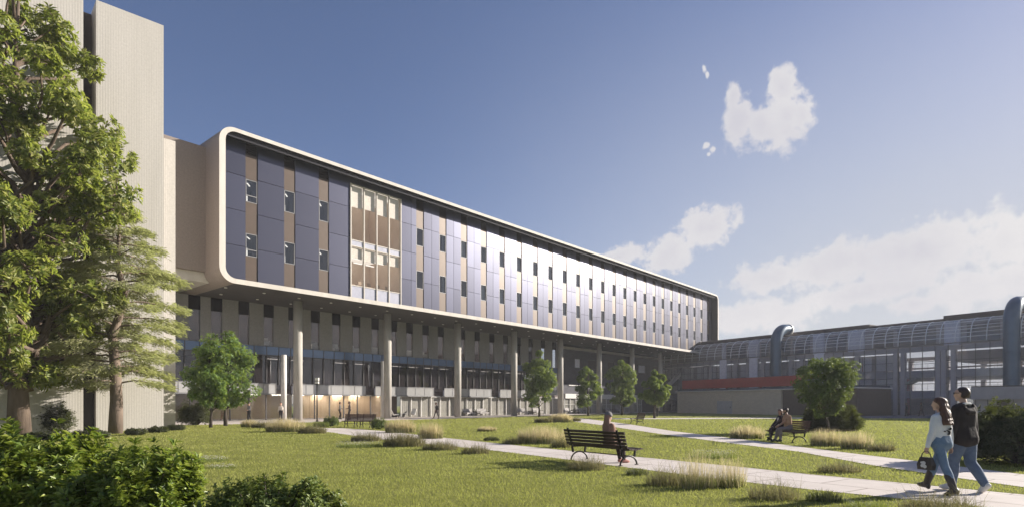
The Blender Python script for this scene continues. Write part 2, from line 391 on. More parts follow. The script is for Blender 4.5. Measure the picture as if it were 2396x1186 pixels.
edges.append(x1i)
for i in range(0, len(edges), 2):
    a, b = edges[i], edges[i + 1]
    if a < BAY0 < b:
        clad(a, BAY0); clad(BAY1, BAY1 + 1.45); clad(BAY1 + 1.45, b)
    elif b - a > 1.8 and i > 6:
        md = (a + b) / 2; clad(a, md); clad(md, b)
    elif b - a > .15: clad(a, b)
cl.build('cladding', M['cladding'], main)
for u in WU:
    t = MB(); yb = RD + .05
    t.box(u - SW + .01, u + SW - .01, yb, yb + .1, zwb, ZW[0][0])
    t.box(u - SW + .01, u + SW - .01, yb, yb + .1, ZW[0][1], ZW[1][0])
    t.box(u - SW + .01, u + SW - .01, yb, yb + .1, ZW[1][1], 22.75); t.each('tan_panel', M['tan'], main)
    c = MB(); c.box(u - SW + .01, u + SW - .01, yb + .03, yb + .1, 22.75, zwt)
    for k in range(5): c.box(u - SW + .02, u + SW - .02, yb - .02, yb + .03, 22.82 + k * .18, 22.9 + k * .18)
    c.build('louvre', M['cap'], main)
def window_set(kind):
    h = 1.93; w2 = SW - .02
    f = MB(); f.box(-w2, -w2 + .06, -.03, .1, 0, h); f.box(w2 - .06, w2, -.03, .1, 0, h); f.box(-w2 + .06, w2 - .06, -.03, .1, 0, .06); f.box(-w2 + .06, w2 - .06, -.03, .1, h - .06, h)
    if kind == 0: f.box(-w2 + .06, w2 - .06, -.02, .08, h * .28, h * .28 + .07)
    p = MB(); p.box(-w2 + .06, w2 - .06, .03, .05, .06, h - .06)
    r = MB(); x = w2 - .005; d = 1.0
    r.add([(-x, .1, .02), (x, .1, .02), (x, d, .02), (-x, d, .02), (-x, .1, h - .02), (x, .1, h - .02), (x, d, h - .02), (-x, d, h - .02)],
          [(0, 1, 2, 3), (7, 6, 5, 4), (3, 2, 6, 7), (0, 3, 7, 4), (2, 1, 5, 6)])
    e = MB()
    if kind <= 1:
        e.bar((-.25, .25, h - .25), (.3, .95, h - .2), .09, .05); e.box(-.3, .1, .93, .95, .3, .9)
    else:
        k = 9; ext = (kind == 2)
        for i in range(k):
            xa = -x + .04 + (2 * x - .08) * i / k; xb = xa + (2 * x - .08) / k
            if not ext and .25 < (i + .5) / k < .6: continue
            e.add([(xa, .17, .04), ((xa + xb) / 2, .21, .04), (xb, .17, .04), (xa, .17, h - .05), ((xa + xb) / 2, .21, h - .05), (xb, .17, h - .05)], [(0, 1, 4, 3), (1, 2, 5, 4)])
    return f, p, r, e
protos = {}
for iu, u in enumerate(WU):
    for iz, (za, zb) in enumerate(ZW):
        kind = (0 if iu == 0 else 1) if iu < 4 else random.choice((2, 2, 3, 3, 1))
        if kind not in protos:
            f, p, r, e = window_set(kind)
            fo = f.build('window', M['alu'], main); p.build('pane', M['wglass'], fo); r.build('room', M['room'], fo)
            e.build('ceiling_light' if kind <= 1 else 'curtain', M['lamp_soft'] if kind <= 1 else M['bcurtain'], fo); protos[kind] = fo
            fo.location = (u, RD + .06, za)
        else:
            dup(protos[kind], main, (u, RD + .06, za))
# glazed bay
gz0, gz1 = zwb, 23.15
bay = MB(); nb = 4; bw = (BAY1 - BAY0) / nb
for i in range(nb + 1):
    x = BAY0 + i * bw; bay.box(x - .06, x + .06, RD - .12, RD + .1, gz0, gz1)
hz = [gz0 + .0, 13.2, 17.05, 17.62, gz1 - .1]
for z in hz: bay.box(BAY0 + .06, BAY1 - .06, RD - .06, RD + .08, z, z + .09)
bo = bay.build('glazed_bay', M['frame'], main)
sp = MB(); sp.box(BAY0 + .06, BAY1 - .06, RD - .02, RD + .04, gz0 + .09, 13.2); sp.box(BAY0 + .06, BAY1 - .06, RD - .02, RD + .04, 17.14, 17.62); sp.each('spandrel', M['fritted'], bo)
pn = MB()
for i in range(nb):
    xa, xb = BAY0 + i * bw + .06, BAY0 + (i + 1) * bw - .06
    pn.box(xa, xb, RD, RD + .02, 13.29, 17.05); pn.box(xa, xb, RD, RD + .02, 17.71, gz1 - .1)
pn.each('pane', M['bayglass'], bo)
top = MB(); top.box(BAY0, BAY1, RD + .0, RD + .1, gz1 + .005, zwt); top.build('head_panel', M['cladding'], bo)
rm = MB(); y0, y1 = RD + .15, RD + 5.5
for za, zb in ((12.9, 17.1), (17.3, 23.2)):
    rm.add([(BAY0, y0, za), (BAY1, y0, za), (BAY1, y1, za), (BAY0, y1, za), (BAY0, y0, zb), (BAY1, y0, zb), (BAY1, y1, zb), (BAY0, y1, zb)],
           [(0, 1, 2, 3), (7, 6, 5, 4), (3, 2, 6, 7), (0, 3, 7, 4), (2, 1, 5, 6)])
rm.build('room', M['baywall'], bo)
lc_ = MB()
for zb in (17.05, 23.14): lc_.box(BAY0 + .1, BAY1 - .1, RD + .25, RD + 5.4, zb - .02, zb)
lc_.each('luminous_ceiling', M['ceil_lit'], bo)
ls_ = MB()
for zb in (17.02, 23.11):
    for i in range(nb): ls_.box(BAY0 + i * bw + .75, BAY0 + i * bw + 1.15, RD + .5, RD + 3.6, zb - .02, zb)
ls_.each('luminous_strip', M['ceil_strip'], bo)
lt = MB()
for i in range(nb):
    xa = BAY0 + i * bw
    lt.box(xa + .2, xa + bw - .3, RD + 1.0, RD + 1.15, 16.6, 16.68); lt.box(xa + .2, xa + bw - .2, RD + 2.6, RD + 2.75, 16.6, 16.68); lt.box(xa + .2, xa + bw - .3, RD + 4.2, RD + 4.35, 16.6, 16.68)
lt.each('ceiling_light', M['ceil_strip'], bo)
bl = MB()
for i in range(nb):
    xa = BAY0 + i * bw + .09
    bl.box(xa, xa + bw - .18, RD + .16, RD + .18, 20.95 + .10 * math.sin(i * 2), gz1 - .12); bl.box(xa, xa + bw - .18, RD + .16, RD + .18, 15.95 - .1 * (i == 1), 17.0)
bl.each('roller_blind', M['blind'], bo)
dk = MB()
for i in range(5):
    x = BAY0 + .5 + i * 1.15; dk.box(x, x + .9, RD + 1.3, RD + 1.9, 13.6, 13.66); dk.box(x + .05, x + .1, RD + 1.35, RD + 1.4, 12.9, 13.6); dk.box(x + .8, x + .85, RD + 1.35, RD + 1.4, 12.9, 13.6)
    dk.box(x + .25, x + .7, RD + 1.55, RD + 1.6, 13.75, 14.1); dk.box(x + .45, x + .5, RD + 1.56, RD + 1.6, 13.66, 13.75)
dk.build('desk', M['roomw'], bo)
# columns
CW = 4.1; cu0 = bu(697, CW)
for i in range(9):
    x = cu0 + i * 10.59; c = MB(); c.tube([(x, CW, 0), (x, CW, ZB - .003)], .42, 28); c.build('column', M['column'], main)
br = MB(); br.bar((cu0 + 7 * 10.59 + .5, CW - .1, 3.9), (cu0 + 8 * 10.59 - .2, CW - .1, 8.6), .55, .6); br.build('diagonal_brace', M['column'], main)
# downlights in the soffit
for i in range(26):
    for w in (2.3, 5.8):
        x = 1.5 + i * 3.35 + (1.1 if w > 3 else 0); d = MB(); d.tube([(x, w, ZB - .05), (x, w, ZB + .02)], .13, 10); d.build('downlight', M['white'], main)
# ------------------------------------------------ lower storeys
WL = 8.1
LX0, LX1 = bu(395, WL), bu(1315, WL)
wu = [bu(x, WL) for x in (455, 507, 571, 629, 686, 738, 787, 834, 878, 921, 958.5, 996, 1031.5, 1082, 1117, 1151, 1183, 1214, 1242, 1271, 1297)]
gw = MB(); x = LX0; z0, z1 = 7.30, ZB
for u in wu:
    gw.box(x, u - .53, WL, WL + .25, z0, z1); x = u + .53
gw.box(x, LX1, WL, WL + .25, z0, z1)
lw = gw.build('upper_wall', M['greyp'], main)
hd = MB()
for u in wu:
    s = MB(); s.box(u - .529, u + .529, WL + .06, WL + .12, 10.2, ZB - .004); s.box(u - .529, u + .529, WL + .02, WL + .06, 10.17, 10.22)
    so_ = s.build('blind_box', M['cap'], main)
    f = MB(); f.box(u + .46, u + .525, WL - .04, WL + .12, z0 + .01, 10.17); f.box(u - .525, u - .49, WL - .01, WL + .12, z0 + .01, 10.17); f.box(u - .49, u + .46, WL - .01, WL + .12, z0 + .01, z0 + .06)
    fo = f.build('tall_window', M['alu'], main)
    p = MB(); p.box(u - .49, u + .46, WL + .1, WL + .115, z0 + .06, 10.17); p.build('pane', M['tglass'], fo)
ro = MB(); ro.add([(LX0, WL + .3, 7.25), (LX1, WL + .3, 7.25), (LX1, WL + 4.5, 7.25), (LX0, WL + 4.5, 7.25), (LX0, WL + 4.5, ZB), (LX1, WL + 4.5, ZB)], [(0, 1, 2, 3), (3, 2, 5, 4)])
ro.build('lounge_room', M['roomd'], main)
ll = MB()
for i in range(14): ll.box(LX0 + 3 + i * 3.4, LX0 + 4.6 + i * 3.4, WL + 2.2, WL + 2.35, 10.9, 10.95)
ll.each('lounge_light', M['lamp_on'], main)
# blue spandrel band and curtain wall of the first floor
bd = MB(); MP = 1.262; x = LX0; k = 0; xs = []
while x < LX1 - .1: xs.append(x); x += MP
for xa in xs: bd.box(xa + .03, min(xa + MP - .03, LX1), WL - .12 + random.uniform(-.004, .004), WL + .1, 6.47, 7.28)
bd.each('blue_panel', M['band'], main)
ml = MB()
for xa in xs: ml.box(xa - .03, xa + .03, WL - .16, WL + .02, 3.5, 7.29)
ml.box(LX0, LX1, WL - .10, WL + .02, 6.40, 6.465)
ml.each('mullion', M['mullion'], main)
cg = MB(); cg.box(LX0, LX1, WL - .02, WL + .0, 3.0, 6.40); cg.build('first_floor_glass', M['dglass'], main)
fl = MB(); fl.box(LX0, LX1, WL + .05, WL + 9, 2.62, 2.98); fl.box(LX0, LX1, WL + .3, WL + 9, 6.5, 7.2); fl.each('floor_slab', M['roomd'], main)
iw = MB(); iw.box(LX0, LX1, WL + 8, WL + 8.2, 2.98, 6.5); iw.box(LX0 + 16, LX0 + 16.2, WL + .4, WL + 8, 2.98, 6.5); iw.box(bu(905, WL), bu(905, WL) + .2, WL + .4, WL + 8, 2.98, 6.5)
iw.each('first_floor_wall', M['roomd'], main)
bx = MB()
for i in range(12):
    x = LX0 + 12 + i * 3.3 + random.uniform(-.6, .6); bx.box(x, x + random.uniform(.5, 1.8), WL + 1.2, WL + 1.7, 2.98, random.uniform(3.6, 4.4))
bx.each('cabinet', M['roomw'], main)
fb = MB()
for i in range(18):
    x = LX0 + 8 + i * 2.7; fb.box(x, x + 1.4, WL + 3.4, WL + 3.5, 6.32, 6.36)
fb.each('first_floor_light', M['lamp_soft'], main)
# balustrade fronts between the columns
for i in range(-1, 4):
    xa = cu0 + i * 10.59 + (1.3 if i >= 0 else -4); xb = cu0 + (i + 1) * 10.59 - .5
    if i >= 1: xa = cu0 + i * 10.59 + .8; xb -= .5
    b = MB(); nP = int((xb - xa) / MP); w = (xb - xa) / nP
    for k in range(nP): b.box(xa + k * w + .03, xa + (k + 1) * w - .03, WL - .72, WL - .69, 2.62, 3.56)
    bb = b.build('balustrade', M['bal'], main)
    f = MB()
    for k in range(nP + 1): f.box(xa + k * w - .025, xa + k * w + .025, WL - .74, WL - .68, 2.62, 3.56)
    f.box(xa - .03, xb + .03, WL - .76, WL - .66, 3.56, 3.62); f.box(xa - .03, xb + .03, WL - .78, WL + .0, 2.5, 2.615); f.build('rail', M['alu'], bb)
    s = MB(); s.box(xa, xb, WL - .45, WL - .42, 2.63, 3.4); s.build('back_panel', M['fritted'], bb)
# ground floor: warm foyer on the left, curtained rooms on the right
gx1 = bu(905, WL)
gm = MB(); x = LX0
while x < gx1 + .2: gm.box(x - .05, x + .05, WL - .06, WL + .06, .02, 2.5); x += MP * 1.4
gm.each('foyer_mullion', M['mullion'], main)
gg = MB(); gg.box(LX0, gx1, WL, WL + .02, .02, 2.5); gg.build('foyer_glass', M['glass'], main)
fy = MB(); fy.box(LX0, gx1, WL + .1, WL + 7, -.02, .02); fy.build('foyer_floor', M['floor_in'], main)
fw = MB(); fw.box(bu(745, WL), gx1, WL + 3.0, WL + 3.2, .02, 2.6)
k = bu(745, WL)
while k < gx1: fw.box(k, k + .08, WL + 2.95, WL + 2.998, .02, 2.6); k += .7
fw.build('foyer_panelling', M['wood'], main)
fd = MB(); fd.box(LX0, bu(745, WL), WL + 5.5, WL + 5.7, .02, 2.6); fd.box(gx1 - .02, gx1 + .18, WL + .1, WL + 7, .02, 2.6); fd.each('foyer_wall', M['roomw'], main)
le = MB()
for i in range(8): le.box(bu(750, WL) + i * 1.9, bu(750, WL) + 1.2 + i * 1.9, WL + 1.6, WL + 1.75, 2.53, 2.58)
for i in range(7): le.box(LX0 + 6 + i * 2.4, LX0 + 7.2 + i * 2.4, WL + 2.6, WL + 2.75, 2.53, 2.58)
le.each('foyer_light', M['lamp_on'], main)
cx0 = bu(935, WL); cm = MB(); x = cx0; cxs = []
while x < bu(1500, WL): cxs.append(x); x += MP * 1.25
for x in cxs: cm.box(x - .045, x + .045, WL - .3, WL - .18, .02, 2.5)
cm.box(cx0, cxs[-1], WL - .28, WL - .20, 2.44, 2.5); cm.box(bu(1310, WL), cxs[-1], WL - .27, WL - .21, 1.45, 1.5)
cm.each('garden_room_mullion', M['white'], main)
cgl = MB(); cgl.box(cx0, cxs[-1], WL - .25, WL - .23, .02, 2.44); cgl.build('garden_room_glass', M['glass'], main)
ct = MB(); x = cx0 + .1; i = 0
vs = []; ff = []
while x < cxs[-1]:
    yy = WL - .12 + (.018 if i % 2 else 0); vs += [(x, yy, .04), (x, yy, 2.46)]
    x += .16; i += 1
ct.add(vs, [(2 * j, 2 * j + 2, 2 * j + 3, 2 * j + 1) for j in range(len(vs) // 2 - 1)]); ct.build('sheer_curtain', M['curtain'], main)
dr = MB(); dr.box(gx1 + .3, cx0 - .08, WL + .4, WL + .5, .02, 2.5); dr.build('dark_doorway', M['recess'], main)
lt_ = MB(); lt_.box(bu(1318, WL), cxs[-1] + 1, WL - .45, WL + .3, 2.5, 3.25); lt_.box(LX0, bu(1318, WL) - .01, WL + .0, WL + .3, 2.5, 2.61); lt_.each('lintel', M['white'], main)
ic = MB()
for x in (bu(664, 6.5), bu(895, 6.6)): ic.tube([(x, 6.5, 0), (x, 6.5, 6.42)], .27, 16)
ic.each('slim_column', M['white'], main)
# dark brick end with small windows
DX0, DX1 = bu(1318, WL), bu(1640, 11)
db = MB(); DW = WL + .4
dws = [(bu(1345, DW), bu(1358, DW), 1), (bu(1376, DW), bu(1395, DW), 0), (bu(1422, DW), bu(1436, DW), 0), (bu(1494, DW), bu(1510, DW), 1), (bu(1528, DW), bu(1541, DW), 0)]
x = DX0
for a, b, k in dws:
    db.box(x, a, DW, DW + .3, 3.25, ZB - .05); db.box(a, b, DW, DW + .3, 3.25, 7.6); db.box(a, b, DW, DW + .3, 9.2, ZB - .05); x = b
db.box(x, DX1, DW, DW + .3, 3.25, ZB - .05); db.box(cxs[-1] + 1.02, DX1, DW, DW + .3, 0, 3.24)
db.build('dark_brick_wall', M['dbrick'], main)
for a, b, k in dws:
    f = MB(); f.box(a, b, DW + .05, DW + .12, 7.6, 7.68); f.box(a, b, DW + .05, DW + .12, 9.12, 9.2); f.box(a, a + .08, DW + .05, DW + .12, 7.68, 9.12); f.box(b - .08, b, DW + .05, DW + .12, 7.68, 9.12)
    fo = f.build('small_window', M['mullion'], main); p = MB(); p.box(a + .08, b - .08, DW + .1, DW + .12, 7.68, 9.12); p.build('pane', M['pier'] if k else M['dark'], fo)
bm_ = MB(); bm_.box(DX0, DX1, DW - .35, DW - .02, 10.55, 10.95); bm_.build('pale_beam', M['frame'], main)
wl_ = MB(); xk = bu(1330, DW); wl_.box(xk, xk + 3.2, DW - .12, DW - .01, 4.6, 4.75); wl_.build('ledge', M['white'], main)
ww = MB(); xk = bu(1460, DW - .9); 
ww.box(xk, xk + .25, DW - 1.0, DW - .86, .9, 2.45); ww.box(xk + 1.35, xk + 1.6, DW - 1.0, DW - .86, .9, 2.45); ww.box(xk + .25, xk + 1.35, DW - 1.0, DW - .86, .9, 1.15); ww.box(xk + .25, xk + 1.35, DW - 1.0, DW - .86, 2.2, 2.45)
wo = ww.build('white_framed_window', M['white'], main); pw = MB(); pw.box(xk + .25, xk + 1.35, DW - .9, DW - .87, 1.15, 2.2); pw.build('pane', M['dglass'], wo)
eb = MB(); eb.box(DX1 - .3, DX1 + .3, DW, DW + 6, 0, ZB - .05); eb.build('end_wall', M['dbrick'], main)

# ------------------------------------------------ link block between tower and bar
LWK = 2.6
link_b = thing('link_block', 'rough beige windowless block between the fluted tower and the rounded blue bar', 'building', B.world(bu(360, LWK) + U0, LWK), B.ang)
lx1 = bu(513, 0) - bu(360, LWK) - .0
zt = B.z(400, 320, LWK)
lb = MB(); lb.box(0, -bu(360, LWK) - .0 + 0.02, 0, 10, ZB + 1.1, zt); lb.build('wall', M['link'], link_b)
ls = MB(); ls.box(0, -bu(360, LWK) + .6, .4, 10, ZB + .3, ZB + 1.09); ls.build('underside', M['frame'], link_b)

# ================================================================== fluted tower on the left
T = Fr(2690, 383, 36.7)
tower = thing('concrete_tower', 'tall fluted pale concrete tower with a dark vertical slot at the left edge', 'tower', T.world(T.u(383), 0), T.ang)
TZ = 24.76; g0, g1 = T.u(195), T.u(225)
s = MB(); s.box(-22, g0, 0, 9, 0, TZ); s.build('left_slab', M['tower'], tower)
s = MB(); s.box(g1, 0, 0, 9, 0, TZ); s.build('right_slab', M['tower'], tower)
s = MB(); s.box(g0, g1, 1.5, 9, 0, TZ - .15); s.build('slot', M['recess'], tower)
s = MB(); s.box(g0 + .001, g1 - .001, .5, 1.49, 0, 5.2); s.build('slot_door', M['dark'], tower)
s = MB(); s.box(T.u(383, 5.5) , T.u(410.5, 5.5), 5.5, 12, 0, T.z(410, 331, 5.5)); s.box(.002, .3, 4.6, 5.49, 0, T.z(387, 305, 4.6)); s.build('stair_shaft', M['tower'], tower)

# ================================================================== ground, paths
gm_ = MB(); gm_.box(-400, 400, -80, 720, -.5, 0); struct(gm_.build('ground', M['lawn']))
pathA = [G(700, 1000), G(800, 1001), G(904, 1008), G(1030, 1022.5), G(1138, 1034), G(1343, 1055), G(1546, 1073.5), G(1750, 1094), G(1897, 1109.5), G(2100, 1128.5), G(2396, 1157), G(2600, 1177), G(2600, 1216), G(2396, 1196), G(2086, 1164), G(1896, 1145), G(1677, 1119.5), G(1400, 1084.5), G(1343, 1076.5), G(1156, 1053.5), G(1000, 1038), G(880, 1026), G(775, 1011), G(690, 1005)]
pathB = [G(1330, 976.2), G(1360, 977.6), G(1467, 991), G(1575, 1011 - 3), G(1771, 1031.6), G(1879, 1046), G(2040, 1066), G(2100, 1073), G(2396, 1110), G(2600, 1134), G(2600, 1170), G(2396, 1140), G(2260, 1121), G(2100, 1097), G(2040, 1088), G(1867, 1056), G(1721, 1038), G(1546, 1015), G(1400, 993), G(1340, 985), G(1290, 980.5)]
def path_obj(name, pts, z, m):
    b = MB(); b.sheet(list(reversed([(p[0], p[1]) for p in pts])), z); bm = bmesh.new(); o = b.build(name, m)
    bm.from_mesh(o.data); bmesh.ops.triangulate(bm, faces=bm.faces[:]); bm.normal_update()
    for f in bm.faces:
        if f.normal.z < 0: f.normal_flip()
    bm.to_mesh(o.data); bm.free(); return struct(o)
path_obj('path', pathA, .008, M['path']); path_obj('path', pathB, .012, M['path'])
apr = [B.world(-14, -1.6), B.world(8, -2.0), B.world(20, -1.6), B.world(36, .6), B.world(60, 2.2), B.world(98, 3.2), B.world(98, 17), B.world(-14, 17)]
path_obj('terrace', apr, .004, M['apron'])
far = [GY(1420, G(1420, 980).y), GY(1700, G(1700, 979).y), GY(1990, G(1990, 978).y), GY(1990, G(1990, 975.6).y), GY(1700, G(1700, 976.4).y), GY(1420, G(1420, 977.2).y)]
path_obj('path', far, .006, M['path'])
dp = [G(1985, 977.5), G(2420, 979), GY(2420, 96), GY(2000, 112)]
path_obj('forecourt', dp, .010, M['dpave'])
# distant hills seen through the atrium
hl = MB(); vs = []; nseg = 60
for i in range(nseg + 1):
    x = -150 + 530 * i / nseg; h = 8.5 + 3 * math.sin(i * .7) + 2.4 * math.sin(i * 1.9 + 1)
    vs += [(x, 400, -.3), (x, 450, h), (x, 640, h * .9)]
ff = []
for i in range(nseg): 
    for k in range(2): ff.append((3 * i + k, 3 * i + 3 + k, 3 * i + 4 + k, 3 * i + 1 + k))
hl.add(vs, ff, True); ho = hl.build('hills', mat('wooded_hill', (.05, .065, .04), 1, scale=.05)); struct(ho)

# ================================================================== atrium building on the right
A = Fr(250, 2250, 80)
atr = thing('atrium_building', 'long grey campus building with a curved glass eave, open floors and steel blue pipes', 'building', A.world(0, 0), A.ang)
def au(px, w=0): return A.u(px, w)
XA0, XA1 = -62, 26
rf = MB(); rf.box(XA0, XA1, 3.25, 22, 13.25, 13.62); rf.box(XA0, au(2033, 3.3), 3.5, 14, 13.621, 13.95); rf.box(au(2206, 3.3), XA1, 3.5, 14, 13.621, 14.05); rf.each('roof', M['roofd'], atr)
# curved eave glazing
gl = MB(); vs = []; NA = 10
prof = [(3.2 * (1 - math.cos(a) ** .72), 9.78 + 3.4 * math.sin(a) ** .8) for a in [math.pi / 2 * i / NA for i in range(NA + 1)]]
for y, z in prof: vs += [(XA0, y, z), (XA1, y, z)]
gl.add(vs, [(2 * i, 2 * i + 1, 2 * i + 3, 2 * i + 2) for i in range(NA)], True); cano = gl.build('curved_glazing', M['aglass'], atr)
rb = MB(); x = XA0; i = 0
while x < XA1:
    rb.tube([(x, y - .05, z) for y, z in prof], .06, 5); x += 1.75
pu = MB()
for k in (0, 1, 2, 3, 4, 6, 8, 10):
    y, z = prof[k]; pu.tube([(XA0, y - .05, z), (XA1, y - .05, z)], .038, 5)
rb.each('curved_rib', M['rib'], cano); pu.each('purlin', M['rib'], cano)
uw = MB(); uw.box(XA0, XA1, 3.6, 3.9, 9.3, 13.24); uw.build('upper_wall', M['awall'], atr)
for px0, px1 in ((1690, 1697), (1753, 1775), (1903, 1928), (1985, 2022), (2210, 2246)):
    s = MB(); a, b = au(px0, 3.3), au(px1, 3.3); s.box(a, b, 3.15, 3.59, 0 if px0 < 1980 else 9.35, 13.2); s.build('pale_pier', M['pier'], atr)
for px0, px1 in ((1700, 1745), (1780, 1800), (1830, 1850), (1855, 1895), (1935, 1980), (2045, 2090), (2100, 2190), (2262, 2340)):
    s = MB(); a, b = au(px0, 3.5), au(px1, 3.5); s.box(a, b, 3.5, 3.59, 10.2, 12.6); s.build('eave_window', M['recess'] if px0 > 2040 else M['navy'], atr)
for px0, px1 in ((1684, 1699), (1753, 1772), (1905, 1927)):
    s = MB(); a, b = au(px0, -.2), au(px1, -.2); s.box(a, b, -.22, -.06, 0, 9.7); s.build('lower_pier', M['pier'], atr)
ed = MB(); ed.box(XA0, XA1, .1, .7, 8.95, 9.6); ed.build('edge_beam', M['slabc'], atr)
hr = MB(); hr.tube([(XA0, -.1, 9.82), (XA1, -.1, 9.82)], .06, 6); hr.build('handrail', M['mullion'], atr)
XO = au(2093, .5); XR = -10.3
f2 = MB(); f2.box(XA0, XA1, .15, 17, 5.28, 6.28); f2.build('second_floor', M['slabc'], atr)
f1 = MB(); f1.box(XA0, XA1, .15, 17, 2.4, 3.45); f1.build('first_floor', M['slabc'], atr)
for px in (1665, 1697, 1723, 1752, 1787, 1853, 1878, 1935, 1962, 2008, 2098, 2115, 2197, 2210, 2233):
    x = au(px, .4); s = MB(); s.box(x - .28, x + .28, -.05, .62, 0, 8.94); s.build('column', M['slabc'], atr)
for px in (2130, 2215, 2300, 2385):
    x = au(px, 16); s = MB(); s.box(x - .3, x + .3, 16, 16.6, 0, 9.2); s.build('rear_column', M['slabc'], atr)
iw = MB(); iw.box(XA0, XR - .3, 6.5, 6.8, 0, 9.2); iw.box(XR - .3, XR, 1.6, 6.8, 3.46, 5.27); iw.box(XR - .3, XR, 2.6, 6.8, 6.29, 8.9); iw.each('inner_wall', M['awall'], atr)
x = XA0 + 1.6
sw = MB()
while x < XO - 2:
    sw.box(x, x + 1.25, .45, .5, 6.5, 8.6); sw.box(x + 1.4, x + 2.6, .45, .5, 6.5, 8.6); sw.box(x, x + 2.6, .45, .5, 3.6, 5.2); x += 3.3
sw.each('window_blind', M['awin'], atr)
mu = MB(); x = XA0
while x < XA1:
    mu.box(x - .03, x + .03, -.02, .08, 0, 9.7); x += 1.55
for z in (1.6, 4.4, 7.5): mu.box(XA0, XA1, 0, .05, z - .03, z + .03)
mu.each('mullion', M['mullion'], atr)
gp = MB(); gp.box(XA0, XA1, .09, .11, .02, 9.5); gp.build('facade_glass', M['aglass'], atr)
rr = MB()
for z in (6.28, 3.45):
    for y in (1.2, 15.8):
        rr.tube([(XO, y, z + 1.0), (XA1, y, z + 1.0)], .03, 4); x = XO
        while x < XA1: rr.box(x - .015, x + .015, y - .01, y + .01, z, z + 1.0); x += .8
rr.build('gallery_railing', M['mullion'], atr)
ub = MB(); ub.box(au(2240, 8), XA1, 7, 17, 7.7, 9.2); ub.box(-18, XA1, 15.5, 17, 8.7, 9.2); ub.box(-18, XA1, 15.5, 15.8, 7.25, 7.5); ub.each('upper_soffit', M['awall'], atr)
gf = MB(); gf.box(XR - 6, -4.5, 9, 9.2, 0, 2.39); gf.box(XA0, XA1, .2, 17, -.2, .03); gf.each('ground_floor_wall', M['roomw'], atr)
st = MB(); st.bar((au(2000, 2), 1.8, .2), (au(2150, 2), 1.8, 5.2), 1.6, .35); st.build('stair', M['slabc'], atr)
for px in (1983, 2123):
    s = MB(); x = au(px, 1.6); s.tube([(x, 1.6, 0), (x, 1.6, 5.2 if px > 2000 else 2.4)], .42, 16); s.build('red_column', M['redc'], atr)
s = MB(); x = au(2017, .6)
for z in (4.0, 6.5): s.box(x - .55, x + .35, .7, .75, z, z + 1.25)
s.each('orange_panel', M['orange'], atr)
def duct(px, w, r, zt, lab):
    x = au(px, w); d = MB(); pts = [(x, w, 0), (x, w, 3), (x, w, zt - 3.2)]
    for i in range(1, 9):
        a = math.pi / 2 * i / 8; pts.append((x, w + 2.6 * (1 - math.cos(a)), zt - 3.2 + 2.6 * math.sin(a)))
    pts.append((x, w + 3.4, zt - .6)); d.tube(pts, r, 26, caps=False); o = d.build('pipe', M['duct'], atr); o['label'] = lab
    m = MB(); m.tube([(x, w + 3.4, zt - .6), (x, w + 3.75, zt - .6)], r * 1.1, 26); m.build('pipe_mouth', M['white'], o)
    for z in (4.5, 8.0):
        f = MB(); f.tube([(x, w, z), (x, w, z + .1)], r * 1.035, 26); f.build('flange', M['duct'], o)
duct(1815.5, -1.3, .88, 14.9, 'steel blue pipe bending over the roof in the middle of the facade')
duct(2367, -1.3, .86, 15.0, 'tall steel blue pipe beside the flat grey pavilion')

# red-roofed buff brick store in front
K = Fr(430, 1828, 88)
bs = thing('brick_store', 'low buff brick store with a grey door under a long red steel canopy', 'building', K.world(K.u(1585), 0), K.ang)
kx = lambda px, w=0: K.u(px, w) - K.u(1585)
KZ = K.z(1828, 911)
s = MB(); s.box(0, kx(1828), 0, 8, 0, KZ); s.build('brick_wall', M['pbrick'], bs)
s = MB(); s.box(kx(1828) + .002, kx(2003), .3, 8, 0, KZ - .02); s.build('shaded_concrete_wall', M['recess'], bs)  # smooth concrete, the shadow lying on it put into the dark brown colour
s = MB(); s.box(-.4, kx(2003), -.25, 8.4, KZ + .003, KZ + .14); s.build('roof_edge', M['white'], bs)
s = MB(); s.box(-.2, kx(2003) - .1, .3, 8, KZ + .142, KZ + .42); s.build('roof_upstand', M['navy'], bs)
s = MB(); s.box(kx(1596, 2), kx(1870, 2), 2, 2.5, KZ + .6, K.z(1828, 879, 2)); s.box(kx(1596, 2), kx(1870, 2), 2.5, 8, K.z(1828, 879, 2) - .3, K.z(1828, 879, 2)); s.build('red_canopy', M['red'], bs)
s = MB()
for px in (1620, 1700, 1780, 1860): x = kx(px, 3); s.box(x - .12, x + .12, 2.9, 3.1, KZ + .42, KZ + 1.2)
s.each('canopy_post', M['red'], bs)
s = MB(); s.box(kx(1678), kx(1713), -.06, .02, .02, K.z(1695, 937)); do = s.build('door', M['doorg'], bs)
s = MB(); s.box(kx(1709), kx(1710), -.1, -.06, .9, 1.2); s.build('handle', M['mullion'], do)

# flat grey pavilion at the right edge
P = Fr(250, 2275, 66)
pv = thing('flat_pavilion', 'flat roofed dark grey pavilion with a deep fascia behind the bush', 'building', P.world(P.u(2272), 0), P.ang)
pz = P.z(2275, 905)
s = MB(); s.box(0, 16, 0, 12, pz - 1.35, pz); s.build('roof_fascia', M['slabc'], pv)
s = MB(); s.box(.0, 16, .0, .12, pz + .002, pz + .12); s.build('coping', M['dark'], pv)
s = MB(); s.box(.1, 16, .35, 12, 0, pz - 1.352); s.build('wall', M['awall'], pv)
s = MB()
for i in range(14): s.box(.3 + i * 1.1, .36 + i * 1.1, .26, .35, 0, pz - 1.36)
s.each('mullion', M['mullion'], pv)
s = MB(); s.box(2.2, 3.3, .3, .349, 0, 2.05); s.build('door', M['recess'], pv)

